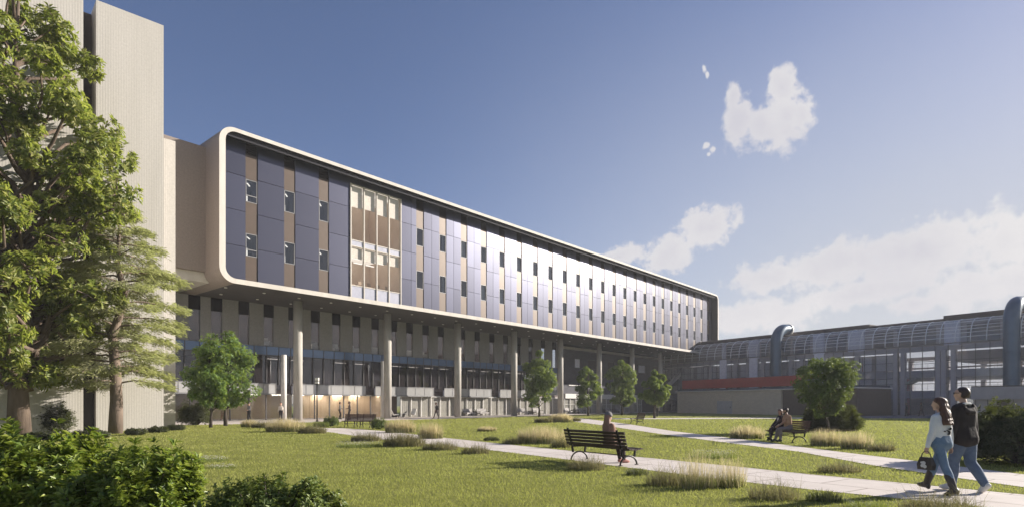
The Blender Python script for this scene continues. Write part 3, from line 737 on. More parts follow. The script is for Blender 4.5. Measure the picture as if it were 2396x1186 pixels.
# ================================================================== vegetation
rng = np.random.default_rng(11)
def unit(v): return v / np.maximum(np.linalg.norm(v, axis=-1, keepdims=True), 1e-9)
def leaf_arrays(base, d, up, L, W, fold=.25, droop=.1):
    """two triangles per leaf folded along the midrib"""
    d = unit(d); side = unit(np.cross(d, up)); nr = np.cross(side, d); L = L[:, None]; W = W[:, None]
    tip = base + d * L - nr * L * droop; mid = base + d * L * .5
    l = mid + side * W * .5 + nr * W * fold; r = mid - side * W * .5 + nr * W * fold
    n = len(base); V = np.stack([base, l, tip, r], 1).reshape(-1, 3); i = np.arange(n) * 4
    Fc = np.concatenate([np.stack([i, i + 3, i + 2], 1), np.stack([i, i + 2, i + 1], 1)]); return V, Fc
def cat_arrays(lst):
    Vs, Fs, o = [], [], 0
    for V, Fc in lst: Vs.append(V); Fs.append(Fc + o); o += len(V)
    return np.concatenate(Vs), np.concatenate(Fs)
def rosettes(tips, axis, per, L, W, tilt=.5, rg=rng):
    """leaves radiating from every twig tip"""
    n = len(tips); b = np.repeat(tips, per, 0); a = np.repeat(unit(axis), per, 0)
    r = unit(rg.normal(size=(n * per, 3))); r = unit(r - a * np.sum(r * a, 1, keepdims=True))
    d = unit(a * tilt + r); b = b - a * (rg.random((n * per, 1)) * L * .7) + rg.normal(size=b.shape) * L * .06
    return leaf_arrays(b, d, a + r * .01, L * rg.uniform(.65, 1.2, n * per), W * rg.uniform(.7, 1.2, n * per), .2, .18)
def wobble(p0, p1, k, amp, rg):
    p0, p1 = np.array(p0, float), np.array(p1, float); pts = [p0]
    for i in range(1, k): f = i / k; pts.append(p0 + (p1 - p0) * f + rg.normal(size=3) * amp * math.sin(math.pi * f))
    return pts + [p1]
def broad_tree(name, label, base, h, prof, nclump, tips_per, per, L, W, leafm, bark, tr, seed, group=None, squash=.75, clump_r=.24, tilt=.5, fork=.35, lean=0.):
    """trunk with limbs to every clump; foliage in clumps that follow the outline prof [(z, radius)]"""
    rg = np.random.default_rng(seed); t_ = thing(name, label, 'tree', base, 0, group)
    pz = np.array([p[0] for p in prof]); pr = np.array([p[1] for p in prof]); rmax = pr.max()
    m = MB(); zt_ = pz[-1] * .93; zl = pz[0]
    tp = wobble((0, 0, -.1), (lean, 0, zt_), 7, .05 * rmax, rg); tp[1][:2] *= .3
    m.tube(tp, [tr * (1.25 if i == 0 else 1 - .86 * i / 7) for i in range(8)], 12)
    tz = np.array([p[2] for p in tp]); tx = np.array([p[0] for p in tp]); ty = np.array([p[1] for p in tp])
    cen = []; tries = 0
    while len(cen) < nclump and tries < nclump * 60:
        tries += 1; z = rg.uniform(pz[0], pz[-1]); a = rg.uniform(0, 2 * math.pi); R = np.interp(z, pz, pr) * (1 + .16 * math.sin(2 * a + seed) + .13 * math.sin(3 * a + z / rmax * 2 + seed * 2))
        if rg.random() > (R / rmax) ** 1.2 + .08: continue
        rr = max(0, R - clump_r * rmax * .55) * math.sqrt(rg.uniform(.12, 1)); c = np.array((rr * math.cos(a) + np.interp(z, tz, tx), rr * math.sin(a), z))
        if cen and np.min(np.linalg.norm(np.array(cen) - c, axis=1)) < clump_r * rmax * .62: continue
        cen.append(c)
    arr = []
    for c in cen:
        R = np.interp(c[2], pz, pr); cr = clump_r * rmax * rg.uniform(.7, 1.2) * (.55 + .45 * min(1, R / rmax * 1.3))
        zb = max(zl * .75, min(zt_ * .9, c[2] - np.hypot(c[0], c[1]) * .7 - .1 * rmax)); b = np.array((np.interp(zb, tz, tx), np.interp(zb, tz, ty), zb))
        rb = tr * fork * (1 - .7 * zb / pz[-1]); q = wobble(b, c, 4, .06 * rmax, rg); m.tube(q, [rb * (1 - .2 * i) for i in range(5)], 6, caps=False)
        u = unit(rg.normal(size=(tips_per, 3))); rad = rg.uniform(.35, 1.05, (tips_per, 1)) ** .6
        off = u * rad * cr; off[:, 2] *= squash
        tips = c + off; ax = unit(off + np.array((0, 0, .45 * cr)) + rg.normal(size=off.shape) * .25 * cr)
        for k in range(0, min(tips_per, 10), 2): m.tube([c, (c + tips[k]) / 2 + rg.normal(size=3) * .05 * cr, tips[k]], [rb * .25, rb * .16, rb * .06], 4, caps=False)
        arr.append(rosettes(tips, ax, per, L, W, tilt, rg))
    m.build('trunk', bark, t_); V, Fc = cat_arrays(arr); np_obj('crown', V, Fc, leafm, t_); return t_

# the big broadleaf at the left edge
bp_ = G(45, 1020)
broad_tree('broadleaf_tree', 'huge glossy broadleaf tree filling the left edge in front of the fluted tower', bp_, 24,
           [(3.0, 2.4), (4.4, 4.0), (6.3, 4.9), (8.2, 5.4), (9.6, 5.5), (11, 4.9), (12.6, 4.9), (14.2, 5.3), (16.2, 5.3), (18, 4.4), (19.6, 3.2), (21.6, 2.2), (23.6, .6)],
           135, 46, 11, .32, .115, LV['big'], M['bark'], .42, 5, squash=.7, clump_r=.20, fork=.5)
# the cedar beside it
def cedar(base, h, zl, prof, seed):
    rg = np.random.default_rng(seed); t_ = thing('cedar_tree', 'wispy pale cedar with level branches and a bare lower trunk in front of the tower', 'tree', base)
    m = MB(); tp = wobble((0, 0, -.1), (.25, 0, h), 7, .12, rg); m.tube(tp, [.36, .30, .26, .22, .18, .13, .08, .02], 14)
    tz = [p[2] for p in tp]; tx = [p[0] for p in tp]; arr = []
    z = zl; pz = [p[0] for p in prof]; pr = [p[1] for p in prof]; a = 0
    while z < h - .2:
        R = np.interp(z, pz, pr)
        for k in range(3):
            a += 2.4 + rg.uniform(-.5, .5); r = R * rg.uniform(.72, 1.1); b = np.array((np.interp(z, tz, tx), 0, z + rg.uniform(-.15, .15)))
            n = 6; line = []
            for i in range(n + 1):
                f = i / n; line.append(b + np.array((math.cos(a) * r * f, math.sin(a) * r * f, r * (.28 * f - .33 * f * f) + rg.normal() * .03)))
            m.tube(line, [.07 * (1 - .13 * i) * (.4 + .6 * R / 4) for i in range(n + 1)], 5, caps=False)
            L = np.array(line); ns = int(70 * r)
            f = rg.uniform(.22, 1, ns) ** .8; ii = np.minimum((f * n).astype(int), n - 1); fr = (f * n - ii)[:, None]
            p = L[ii] * (1 - fr) + L[ii + 1] * fr; sd = np.array((-math.sin(a), math.cos(a), 0)) * rg.choice((-1, 1), (ns, 1)); fw = np.array((math.cos(a), math.sin(a), -.1))
            wl = (.25 + .75 * np.sin(np.pi * np.minimum(f * .75 + .15, 1)))[:, None] * r * .34
            tips = p + (sd * rg.random((ns, 1)) + fw * .55 * rg.random((ns, 1))) * wl; tips[:, 2] += rg.normal(size=ns) * .07 - .06
            b6 = np.repeat(tips, 4, 0); dd = unit(np.repeat(sd * .6 + fw, 4, 0) + rg.normal(size=b6.shape) * np.array((.5, .5, .22))); up = np.tile((0, 0, 1.), (len(b6), 1)) + rg.normal(size=b6.shape) * .3
            arr.append(leaf_arrays(b6 + rg.normal(size=b6.shape) * .07, dd, up, rg.uniform(.12, .30, len(b6)), np.full(len(b6), .028), .1, .25))
        z += rg.uniform(.30, .55)
    m.build('trunk', M['bark2'], t_); V, Fc = cat_arrays(arr); np_obj('crown', V, Fc, LV['cedar'], t_)
cedar(GY(270, 32.3), 12.9, 2.7, [(2.6, 2.6), (4, 2.9), (6, 3.1), (8, 3.2), (9.5, 2.7), (11, 1.7), (13, .2)], 3)
# pair of young trees by the terrace, four lawn trees, one dark tree on the right
def small_tree(px, Y, ytop, ybot, hw, label, seed, leafm, name='young_tree', group=None, nc=44, trunk=.09, L=.17, bark='barkd', shape=None):
    b = GY(px, Y); k = Y / F; h = C + (HY - ytop) * k; zb = C + (HY - ybot) * k; r = hw * k; s = h - zb
    prof = shape or [(0, .45), (.12, .8), (.3, 1), (.5, .97), (.7, .78), (.86, .5), (1, .12)]
    broad_tree(name, label, b, h, [(zb + f * s, r * q) for f, q in prof], nc, 60, 7, L, L * .42, leafm, M[bark], trunk, seed, group, .8, .30)
small_tree(493, 40.0, 790, 950, 58, 'young green tree with thin trunk next to the round dark shrub', 21, LV['fresh'], 'young_tree', 'pair of young trees by the terrace', 46, .10)
small_tree(528, 43.5, 768, 945, 84, 'fuller green tree of the pair in front of the glass foyer', 22, LV['fresh'], 'young_tree', 'pair of young trees by the terrace', 50, .12)
small_tree(1262, 72.3, 823, 946, 50, 'wide dense lawn tree before the fifth round column', 23, LV['row'], 'lawn_tree', 'row of lawn trees before the long block', 44, .13, .24)
small_tree(1376, 80, 853, 951, 38, 'narrow small lawn tree before the sixth column with a dark trunk', 24, LV['row'], 'lawn_tree', 'row of lawn trees before the long block', 34, .14, .25)
small_tree(1456, 86, 840, 945, 42, 'tall round lawn tree beside the white framed window', 25, LV['row'], 'lawn_tree', 'row of lawn trees before the long block', 40, .15, .26)
small_tree(1531, 67, 866, 949, 36, 'lawn tree under the lit diagonal brace with a person behind it', 26, LV['row'], 'lawn_tree', 'row of lawn trees before the long block', 36, .13, .25)
small_tree(1937, 33, 838, 968, 69, 'dark glossy small tree rising from golden grasses behind the couple on the bench', 27, LV['olive'], 'park_tree', None, 62, .07, .115,
           shape=[(0, .3), (.15, .55), (.35, .88), (.6, 1), (.8, .85), (.93, .62), (1, .35)])

# shrubs and hedges
def shrub(name, label, base, rx, ry, h, n, per, L, W, leafm, seed, cat='shrub', shoots=True, power=.5, z0=.05, group=None):
    rg = np.random.default_rng(seed); t_ = thing(name, label, cat, base, 0, group)
    a = rg.uniform(0, 2 * math.pi, n); u = rg.uniform(0, 1, n); th = np.arccos(1 - u * .98)
    rad = rg.uniform(.62, 1.0, n) ** .5 * (1 + .12 * np.sin(a * 3 + seed) + .08 * np.sin(a * 7 + th * 5))
    tips = np.stack([rx * np.sin(th) ** .7 * np.cos(a) * rad, ry * np.sin(th) ** .7 * np.sin(a) * rad, z0 + (h - z0) * np.cos(th) ** power * rad * rg.uniform(.72, 1.06, n)], 1)
    ax = unit(np.stack([np.cos(a) * np.sin(th) * .8, np.sin(a) * np.sin(th) * .8, np.cos(th) * .9 + .55], 1) + rg.normal(size=(n, 3)) * .22)
    arr = [rosettes(tips, ax, per, L, W, .75, rg)]
    if shoots: arr.append(rosettes(tips - ax * L * 1.1, ax, per, L, W, .6, rg))
    V, Fc = cat_arrays(arr); np_obj('foliage', V, Fc, leafm, t_)
    m = MB()
    for i in range(0, n, max(1, n // 70)): m.tube([(tips[i][0] * .15, tips[i][1] * .15, 0), tips[i] * np.array((.55, .55, .6)), tips[i]], [.018, .012, .005], 4, caps=False)
    m.build('stem', M['barkd'], t_); return t_
shrub('hedge_shrub', 'big leafy laurel bush in the lower left corner under the broadleaf tree', GY(70, 7.9), .98, .75, 1.22, 1500, 8, .115, .045, LV['hedge'], 31)
shrub('hedge_shrub', 'leafy laurel bush with upright shoots between the corner bush and the low box bush', GY(340, 7.3), .60, .6, 1.05, 1000, 8, .10, .04, LV['hedge'], 32)
shrub('hedge_shrub', 'narrow leafy laurel sprout in the dip between the two laurel bushes', GY(212, 7.2), .34, .5, .74, 380, 8, .095, .04, LV['hedge'], 37)
shrub('box_shrub', 'low rounded box bush at the bottom edge of the lawn', GY(628, 6.7), .76, .6, .78, 1500, 8, .05, .024, LV['box'], 33)
shrub('dark_shrub', 'dark spreading juniper against the fluted tower wall', GY(112, 33.5), 1.45, 1.1, 1.75, 1100, 9, .20, .028, LV['dark'], 34)
shrub('round_shrub', 'dark round shrub beside the trunk of the young tree', GY(458, 45.5), 1.12, 1.0, 1.72, 900, 8, .16, .03, LV['dark'], 35)
shrub('clipped_ball', 'small clipped green ball left of the paired benches', GY(776, 43), .58, .55, .72, 700, 6, .06, .03, LV['box'], 36, power=.6)
shrub('clipped_ball', 'small clipped green ball right of the paired benches', GY(886, 38), .52, .5, .70, 700, 6, .055, .028, LV['box'], 38, power=.6)
shrub('willow_bush', 'loose dark bush behind the small dark tree and the couple', GY(1945, 35.5), 1.6, 1.1, 1.45, 1100, 10, .30, .022, LV['dark'], 39)
shrub('corner_bush', 'wide dark bush at the right edge behind the walking couple', GY(2400, 16), 1.45, 1.3, 1.55, 2100, 9, .14, .035, LV['dark'], 40)
for i, (px, py, w_, lab) in enumerate(((316, 1017, 46, 'low edging shrub right of the cedar trunk'), (368, 1011, 44, 'low edging shrub at the right corner of the tower'),
                                       (412, 1006, 40, 'low edging shrub between tower corner and round shrub'), (110, 1028, 110, 'low edging shrub between the broadleaf and cedar trunks'), (215, 1024, 90, 'low edging shrub below the dark slot of the tower'))):
    b = G(px, py); shrub('edging_shrub', lab, b, w_ / 2 / F * b.y, .45, .36, int(w_ * 8), 7, .09, .02, LV['dark'], 50 + i, group='edging shrubs along the tower')

# ornamental grasses
def clump(label, px, py, wpx, hpx, kind, seed, n=None, dep=.6):
    rg = np.random.default_rng(seed); b = G(px, py); k = b.y / F; rx = wpx * k / 2; h = hpx * k; ry = max(.25, rx * dep)
    n = n or int(min(1500, 200 + 420 * rx * ry * 4))
    if kind == 'mound': h *= 1.3
    if kind == 'feather': n = int(n * .9); h *= 1.12
    a = rg.uniform(0, 2 * math.pi, n); q = np.sqrt(rg.random(n)); p0 = np.stack([rx * .82 * q * np.cos(a), ry * .82 * q * np.sin(a), np.zeros(n)], 1)
    t_ = thing('ornamental_grass', label, 'grass clump', b, 0, 'ornamental grass clumps')
    wd = max(.006, .8 * k)
    def ribbons(p0, H, lean, w0, curve):
        m = len(p0); az = rg.uniform(0, 2 * math.pi, m); dv = np.stack([np.cos(az), np.sin(az), np.zeros(m)], 1) * lean[:, None] + p0 * np.array((.5, .5, 0)) / max(rx, .1) * .35
        side = np.stack([-np.sin(az + rg.normal(size=m)), np.cos(az), np.zeros(m)], 1); side = unit(side) * w0 / 2
        rows = []
        for f in (0, .4, .75, 1.0):
            c = p0 + dv * (f ** curve)[..., None] * H[:, None] if False else p0 + dv * (f ** curve) * H[:, None] + np.stack([np.zeros(m), np.zeros(m), H * (f - .28 * (curve > 1.5) * f ** 3)], 1)
            s_ = side * (1 - .8 * f) + 0; rows += [c - s_, c + s_]
        V = np.stack(rows, 1).reshape(-1, 3); i = np.arange(m) * 8
        Fc = np.concatenate([np.stack([i + 2 * j, i + 2 * j + 1, i + 2 * j + 3, i + 2 * j + 2], 1) for j in range(3)]); return V, Fc
    if kind == 'feather':
        V, Fc = ribbons(p0, rg.uniform(.35, .62, n) * h, rg.uniform(.05, .45, n), wd, 1.6); np_obj('blades', V, Fc, LV['green'], t_)
        m = n; pp = p0[rg.integers(0, n, m)]; V, Fc = ribbons(pp, rg.uniform(.45, 1.1, m) * h * (1 - .4 * (pp[:, 0] / rx) ** 2) , rg.uniform(.0, .38, m), wd * 1.2, 1.3); np_obj('plumes', V, Fc, LV['gold'], t_)
    elif kind == 'mound':
        edge = 1 - .45 * q ** 2
        V, Fc = ribbons(p0, rg.uniform(.55, 1.05, n) * h * edge, rg.uniform(.3, 1.0, n), wd * 1.2, 2.0); V2, F2 = ribbons(p0[::7], rg.uniform(.9, 1.45, len(p0[::7])) * h, rg.uniform(.15, .8, len(p0[::7])), wd, 1.8); V, Fc = cat_arrays([(V, Fc), (V2, F2)]); np_obj('blades', V, Fc, LV['mound'], t_)
    elif kind == 'dense':
        edge = np.sqrt(np.maximum(.05, 1 - .8 * q ** 2)); V, Fc = ribbons(p0, rg.uniform(.7, 1.02, n) * h * edge, rg.uniform(.1, .5, n), wd * 1.5, 1.8); np_obj('blades', V, Fc, LV['dark'], t_)
    elif kind == 'low':
        V, Fc = ribbons(p0, rg.uniform(.4, 1.0, n) * h, rg.uniform(.2, .9, n), wd, 1.8); np_obj('blades', V, Fc, LV['green'], t_)
    elif kind == 'flower':
        V, Fc = ribbons(p0, rg.uniform(.4, .8, n) * h, rg.uniform(.1, .5, n), wd, 1.6); np_obj('blades', V, Fc, LV['green'], t_)
        m = n // 2; pp = p0[:m] + np.stack([rg.normal(size=m) * .05, rg.normal(size=m) * .05, rg.uniform(.5, 1.0, m) * h], 1); s_ = max(.018, .9 * k)
        V, Fc = leaf_arrays(pp, rg.normal(size=(m, 3)), np.tile((0, .1, 1.), (m, 1)), np.full(m, s_ * 1.3), np.full(m, s_), .1, 0); np_obj('blossom', V, Fc, LV['petal'], t_)
GR = [('dark sedge mound at the near end of the path below the right clipped ball', 858, 1031, 90, 20, 'mound'),
      ('tawny sedge with sparse feathers mid strip below the paired benches', 945, 1043, 120, 34, 'mound'),
      ('long low brown sedge in the strip along the lower path edge', 1030, 1051, 105, 22, 'mound'),
      ('spiky brown sedge ending the strip on the lower path edge', 1112, 1060, 78, 24, 'mound'),
      ('golden feather grass right of the right clipped ball', 938, 1011, 88, 28, 'feather'),
      ('thin tall golden stalks beside the upper path edge', 1008, 1025, 70, 34, 'feather'),
      ('small white flowering patch below the sedge strip on the lawn', 840, 1045, 130, 14, 'flower'),
      ('small dark sedge alone on the lawn left of the wide golden grass', 1150, 1030, 46, 16, 'dense'),
      ('wide golden feather grass left of the front bench', 1268, 1036, 140, 36, 'feather'),
      ('brown sedge under the left side of the wide golden grass', 1205, 1038, 70, 18, 'mound'),
      ('brown sedge touching the front bench backrest on its left', 1312, 1046, 60, 24, 'mound'),
      ('thin pale seed heads alone in the middle of the far lawn', 1140, 1008, 56, 11, 'feather'),
      ('spiky sedge under the back of the front bench', 1372, 1098, 110, 34, 'mound'),
      ('dark green topped tussock at the right foot of the front bench', 1490, 1110, 66, 26, 'dense'),
      ('long spiky brown sedge right of the bench on the lower path edge', 1562, 1134, 130, 48, 'mound'),
      ('tall pale feather stalks crossing the path right of the bench', 1635, 1141, 110, 76, 'feather'),
      ('thin tall pale stalks at the right end of the feather strip', 1712, 1138, 80, 66, 'feather'),
      ('spiky red brown sedge left of the dark round tussock', 1812, 1167, 150, 48, 'mound'),
      ('dark round tussock on the near edge of the lower path', 1925, 1171, 100, 42, 'dense'),
      ('low grey green grass right of the dark round tussock', 2030, 1186, 120, 28, 'low'),
      ('big spiky grass at the feet of the walking couple', 2200, 1196, 230, 52, 'mound'),
      ('brown sedge mound on the lawn strip between the two paths', 1965, 1104, 124, 28, 'mound'),
      ('golden feather grass left of the seated couple', 1748, 1025, 96, 28, 'feather'),
      ('golden feather grass at the foot of the small dark tree', 1935, 1042, 92, 36, 'feather'),
      ('golden feather grass between the dark tree and the low end tuft', 2005, 1049, 90, 38, 'feather'),
      ('olive end tuft at the right end of the golden grass', 2062, 1054, 80, 22, 'mound'),
      ('white flowering patch in the lawn strip right of the front bench', 1672, 1070, 130, 20, 'flower'),
      ('pale feather grass below the young tree pair', 583, 998, 46, 16, 'feather'),
      ('dark low sedge left of the terrace feather grass', 614, 1000, 60, 15, 'mound'),
      ('broad pale feather grass in front of the first round column', 668, 1009, 110, 28, 'feather'),
      ('dark sedge at the corner where the path meets the terrace', 730, 1013, 80, 20, 'mound'),
      ('grey green grass around the foot of the lamp post', 752, 998, 46, 20, 'low'),
      ('dark far sedge in front of the lawn tree row', 1272, 988, 52, 13, 'mound'),
      ('golden far feather grass where the upper path begins', 1312, 987, 66, 18, 'feather'),
      ('small olive far grass right of the golden far grass', 1345, 985, 34, 10, 'mound'),
      ('white flowering patch on the lawn behind the laurel bushes', 455, 1078, 190, 12, 'flower'),
      ('scattered white flowers on the lawn right of the box bush tip', 520, 1094, 90, 9, 'flower')]
for i, (lab, px, py, wp, hp, kd) in enumerate(GR): clump(lab, px, py, wp, hp, kd, 100 + i)

# lawn blades (uncountable)
def in_poly(x, y, poly):
    ins = np.zeros(len(x), bool); j = len(poly) - 1
    for i in range(len(poly)):
        xi, yi, xj, yj = poly[i][0], poly[i][1], poly[j][0], poly[j][1]
        c = ((yi > y) != (yj > y)) & (x < (xj - xi) * (y - yi) / (yj - yi + 1e-12) + xi); ins ^= c; j = i
    return ins
def turf(n):
    rg = np.random.default_rng(77); Y = 7.5 * (75 / 7.5) ** rg.random(n) ** 1.15; X = rg.uniform(-1.2, 1.2, n) * Y
    keep = ~in_poly(X, Y, pathA) & ~in_poly(X, Y, pathB) & ~in_poly(X, Y, apr) & ~in_poly(X, Y, far) & ~in_poly(X, Y, dp)
    u_ = (X - T.P[0]) * T.a[0] + (Y - T.P[1]) * T.a[1]; w_ = (X - T.P[0]) * T.b[0] + (Y - T.P[1]) * T.b[1]; keep &= ~((w_ > -.1) & (u_ < .3))
    X, Y = X[keep], Y[keep]; m = len(X); p = np.stack([X, Y, np.zeros(m)], 1); s_ = np.maximum(1, Y / 9)
    d = unit(np.stack([rg.normal(size=m) * .45, rg.normal(size=m) * .45, np.ones(m)], 1)); hh = rg.uniform(.022, .055, m) * s_ ** .35; az = rg.uniform(0, 2 * math.pi, m)
    side = np.stack([np.cos(az), np.sin(az), np.zeros(m)], 1) * (.0045 * s_)[:, None]
    V = np.stack([p - side, p + side, p + d * hh[:, None]], 1).reshape(-1, 3); o = np_obj('grass', V, np.arange(3 * m).reshape(-1, 3), LV['turf'])
    tag(o, 'short mown yellow green grass of the lawn', 'grass', None, 'stuff')
turf(390000)

# ================================================================== benches
def bench(label, loc, rz, L, sl, group='slatted park benches'):
    """sits with its front towards local +y, length along x"""
    t_ = thing('park_bench', label, 'bench', loc, rz, group); h = L / 2
    s = MB()
    for i in range(5): y = -.14 + i * .105; s.box(-h, h, y, y + .085, .42 - .012 * (2 - abs(i - 2)), .455 - .012 * (2 - abs(i - 2)))
    s.build('seat', M[sl], t_)
    b = MB()
    for i in range(5):
        z = .50 + i * .088; y = -.20 - (z - .45) * .30; b.bar((-h, y, z), (h, y, z), .028, .070, up=(0, -.28, 1))
    b.build('backrest', M[sl], t_)
    for sx in (-1, 1):
        x = sx * (h - .22); f = MB()
        f.bar((x, -.19, .40), (x, -.20 - .5 * .30 - .03, .93), .05, .035); f.bar((x, -.21, .405), (x, .38, .405), .05, .035)
        f.bar((x, -.20, .40), (x, -.17, .24), .05, .04); f.bar((x, .30, .40), (x, .27, .22), .05, .04)
        pts = [(x, .06 + .31 * math.cos(R_(a)), .0 + .25 * math.sin(R_(a))) for a in range(0, 181, 15)]
        f.tube(pts, .024, 6); f.box(x - .035, x + .035, -.28, -.20, 0, .025); f.box(x - .035, x + .035, .32, .40, 0, .025); f.build('leg', M['iron'], t_)
    st_ = MB(); st_.tube([(-h + .22, .06, .25), (h - .22, .06, .25)], .014, 6); st_.build('stretcher', M['iron'], t_)
    return t_
BA = math.atan2(-2.05, 1.46)                      # front bench: along the near path, back to the camera
fb_c = (G(1341, 1076) + G(1462, 1089)) / 2
BF = fb_c + Vector((.10, .06, 0))
bench('dark slatted bench seen from behind at the near path with one woman on it', BF, BA, 2.35, 'slat')
CB = Vector((11.75, 25.5, 0)); CA = math.atan2(11.0, -1.55)   # couple bench faces the upper path
bench('red brown bench by the upper path with two people sitting on it', CB, CA, 2.2, 'slat2')
bench('small empty far bench right of the point where the upper path begins', Vector((10.0, 47.6, 0)), math.atan2(17, -2.0), 1.9, 'slat2')
bench('left one of the paired empty benches between the clipped balls', GY(822, 41.2), math.pi - .12, 1.12, 'slat2')
bench('right one of the paired empty benches between the clipped balls', GY(858, 40.6), math.pi - .12, 1.12, 'slat2')
# lamp post
lp = thing('lamp_post', 'slim dark lamp post with a white boxed head on the terrace edge', 'street lamp', GY(742, 54))
m = MB(); m.tube([(0, 0, 0), (0, 0, .12)], .12, 12); m.tube([(0, 0, .1), (0, 0, 3.35)], .06, 10); m.build('pole', M['iron'], lp)
m = MB(); m.box(-.16, .16, -.16, .16, 3.35, 3.42); m.box(-.13, .13, -.13, .13, 3.62, 3.70); m.build('collar', M['iron'], lp)
m = MB(); m.box(-.14, .14, -.14, .14, 3.42, 3.62); m.box(-.15, .15, -.15, .15, 3.70, 3.95); m.build('lamp_shade', M['white'], lp)
# white tub chairs behind the tall windows of the second floor
M['uph'] = mat('white_upholstery', (.74, .72, .69), .8)
M['spk'] = mat('speckled_fabric', (.60, .57, .55), .9, col2=(.10, .09, .09), scale=9)
def armchair(label, loc, rz):
    t_ = thing('armchair', label, 'armchair', loc, rz, 'armchairs behind the tall windows')
    m = MB(); m.box(-.32, .32, -.35, .33, .18, .46); m.build('seat', M['uph'], t_)
    m = MB(); m.bar((0, .30, .40), (0, .44, .98), .74, .14); m.build('backrest', M['uph'], t_)
    for s in (-1, 1): m = MB(); m.box(s * .40 - .07, s * .40 + .07, -.35, .36, .2, .64); m.build('armrest', M['uph'], t_)
    for sx in (-1, 1):
        for sy in (-1, 1): m = MB(); m.box(sx * .3 - .02, sx * .3 + .02, sy * .26 - .02, sy * .26 + .02, 0, .18); m.build('leg', M['iron'], t_)
    return t_
def bw(px, w, z): return B.world(B.u(px, w), w, z)
first = None
for px, lab in ((629, 'white armchair in the tall window left of the first round column'), (738, 'white armchair in the first tall window right of the first column'), (787, 'white armchair in the second tall window right of the first column'),
                (834, 'white armchair in the third tall window right of the first column'), (878, 'white armchair in the tall window left of the second column'), (958, 'white armchair in the first full window right of the second column'), (996, 'white armchair in the second full window right of the second column')):
    if first is None: first = armchair(lab, bw(px, WL + .95, 7.255), B.ang + .5)
    else: c = dup(first, None, bw(px, WL + .95, 7.255), B.ang + random.uniform(-.7, .9)); c['label'] = lab
# speckled sofas on the terrace
def sofa(label, loc, rz, L=1.7):
    t_ = thing('outdoor_sofa', label, 'sofa', loc, rz, 'speckled sofas along the curtained glass')
    m = MB(); m.box(-L / 2, L / 2, -.38, .30, .30, .46); m.build('seat', M['spk'], t_)
    m = MB(); m.bar((-L / 2, .34, .66), (L / 2, .34, .66), .14, .56, up=(0, .25, 1)); m.build('backrest', M['spk'], t_)
    for s in (-1, 1): m = MB(); m.bar((s * L / 2, -.36, 0), (s * L / 2, -.30, .58), .05, .05); m.bar((s * L / 2, .36, 0), (s * L / 2, .30, .58), .05, .05); m.bar((s * L / 2, -.38, .58), (s * L / 2, .38, .58), .06, .05); m.build('leg_frame', M['iron'], t_)
    return t_
fs_ = None
for px, lab in ((1098, 'speckled sofa right beside the third round column'), (1130, 'speckled sofa standing free between third and fourth columns'), (1222, 'speckled sofa right beside the fourth round column'), (1259, 'speckled sofa behind the trunk of the wide lawn tree'),
                (1329, 'speckled sofa right beside the fifth round column'), (1358, 'speckled sofa left of the narrow lawn tree trunk'), (1425, 'speckled sofa right of the sixth round column'), (1448, 'speckled sofa left of the white framed window')):
    p = bw(px, WL - 1.0, 0.0); p.z = .005
    if fs_ is None: fs_ = sofa(lab, p, B.ang + .05)
    else: c = dup(fs_, None, p, B.ang + random.uniform(-.12, .2)); c['label'] = lab
def lounge(label, loc, rz):
    t_ = thing('lounge_chair', label, 'chair', loc, rz, 'pale lounge chairs on the terrace')
    m = MB(); m.bar((0, -.35, .38), (0, .25, .30), .6, .06); m.build('seat', M['uph'], t_)
    m = MB(); m.bar((0, .24, .30), (0, .62, 1.02), .6, .06); m.build('backrest', M['uph'], t_)
    for s in (-1, 1):
        for y in (-.3, .3): m = MB(); m.bar((s * .27, y, 0), (s * .27, y * .8, .34), .03, .03); m.build('leg', M['iron'], t_)
    return t_
p = bw(925, WL - .9, .005); lc = lounge('pale lounge chair right beside the second round column', p, B.ang + 1.2)
c = dup(lc, None, bw(964, WL - .9, .005), B.ang - 1.2); c['label'] = 'pale lounge chair turned towards the small table near the second column'
tb = thing('side_table', 'small white terrace table between the pale lounge chairs', 'table', bw(945, WL - .95, .005), B.ang)
m = MB(); m.tube([(0, 0, .44), (0, 0, .47)], .38, 16); m.build('tabletop', M['uph'], tb); m = MB(); m.tube([(0, 0, 0), (0, 0, .439)], .03, 8); m.tube([(0, 0, 0), (0, 0, .02)], .2, 12); m.build('leg', M['iron'], tb)

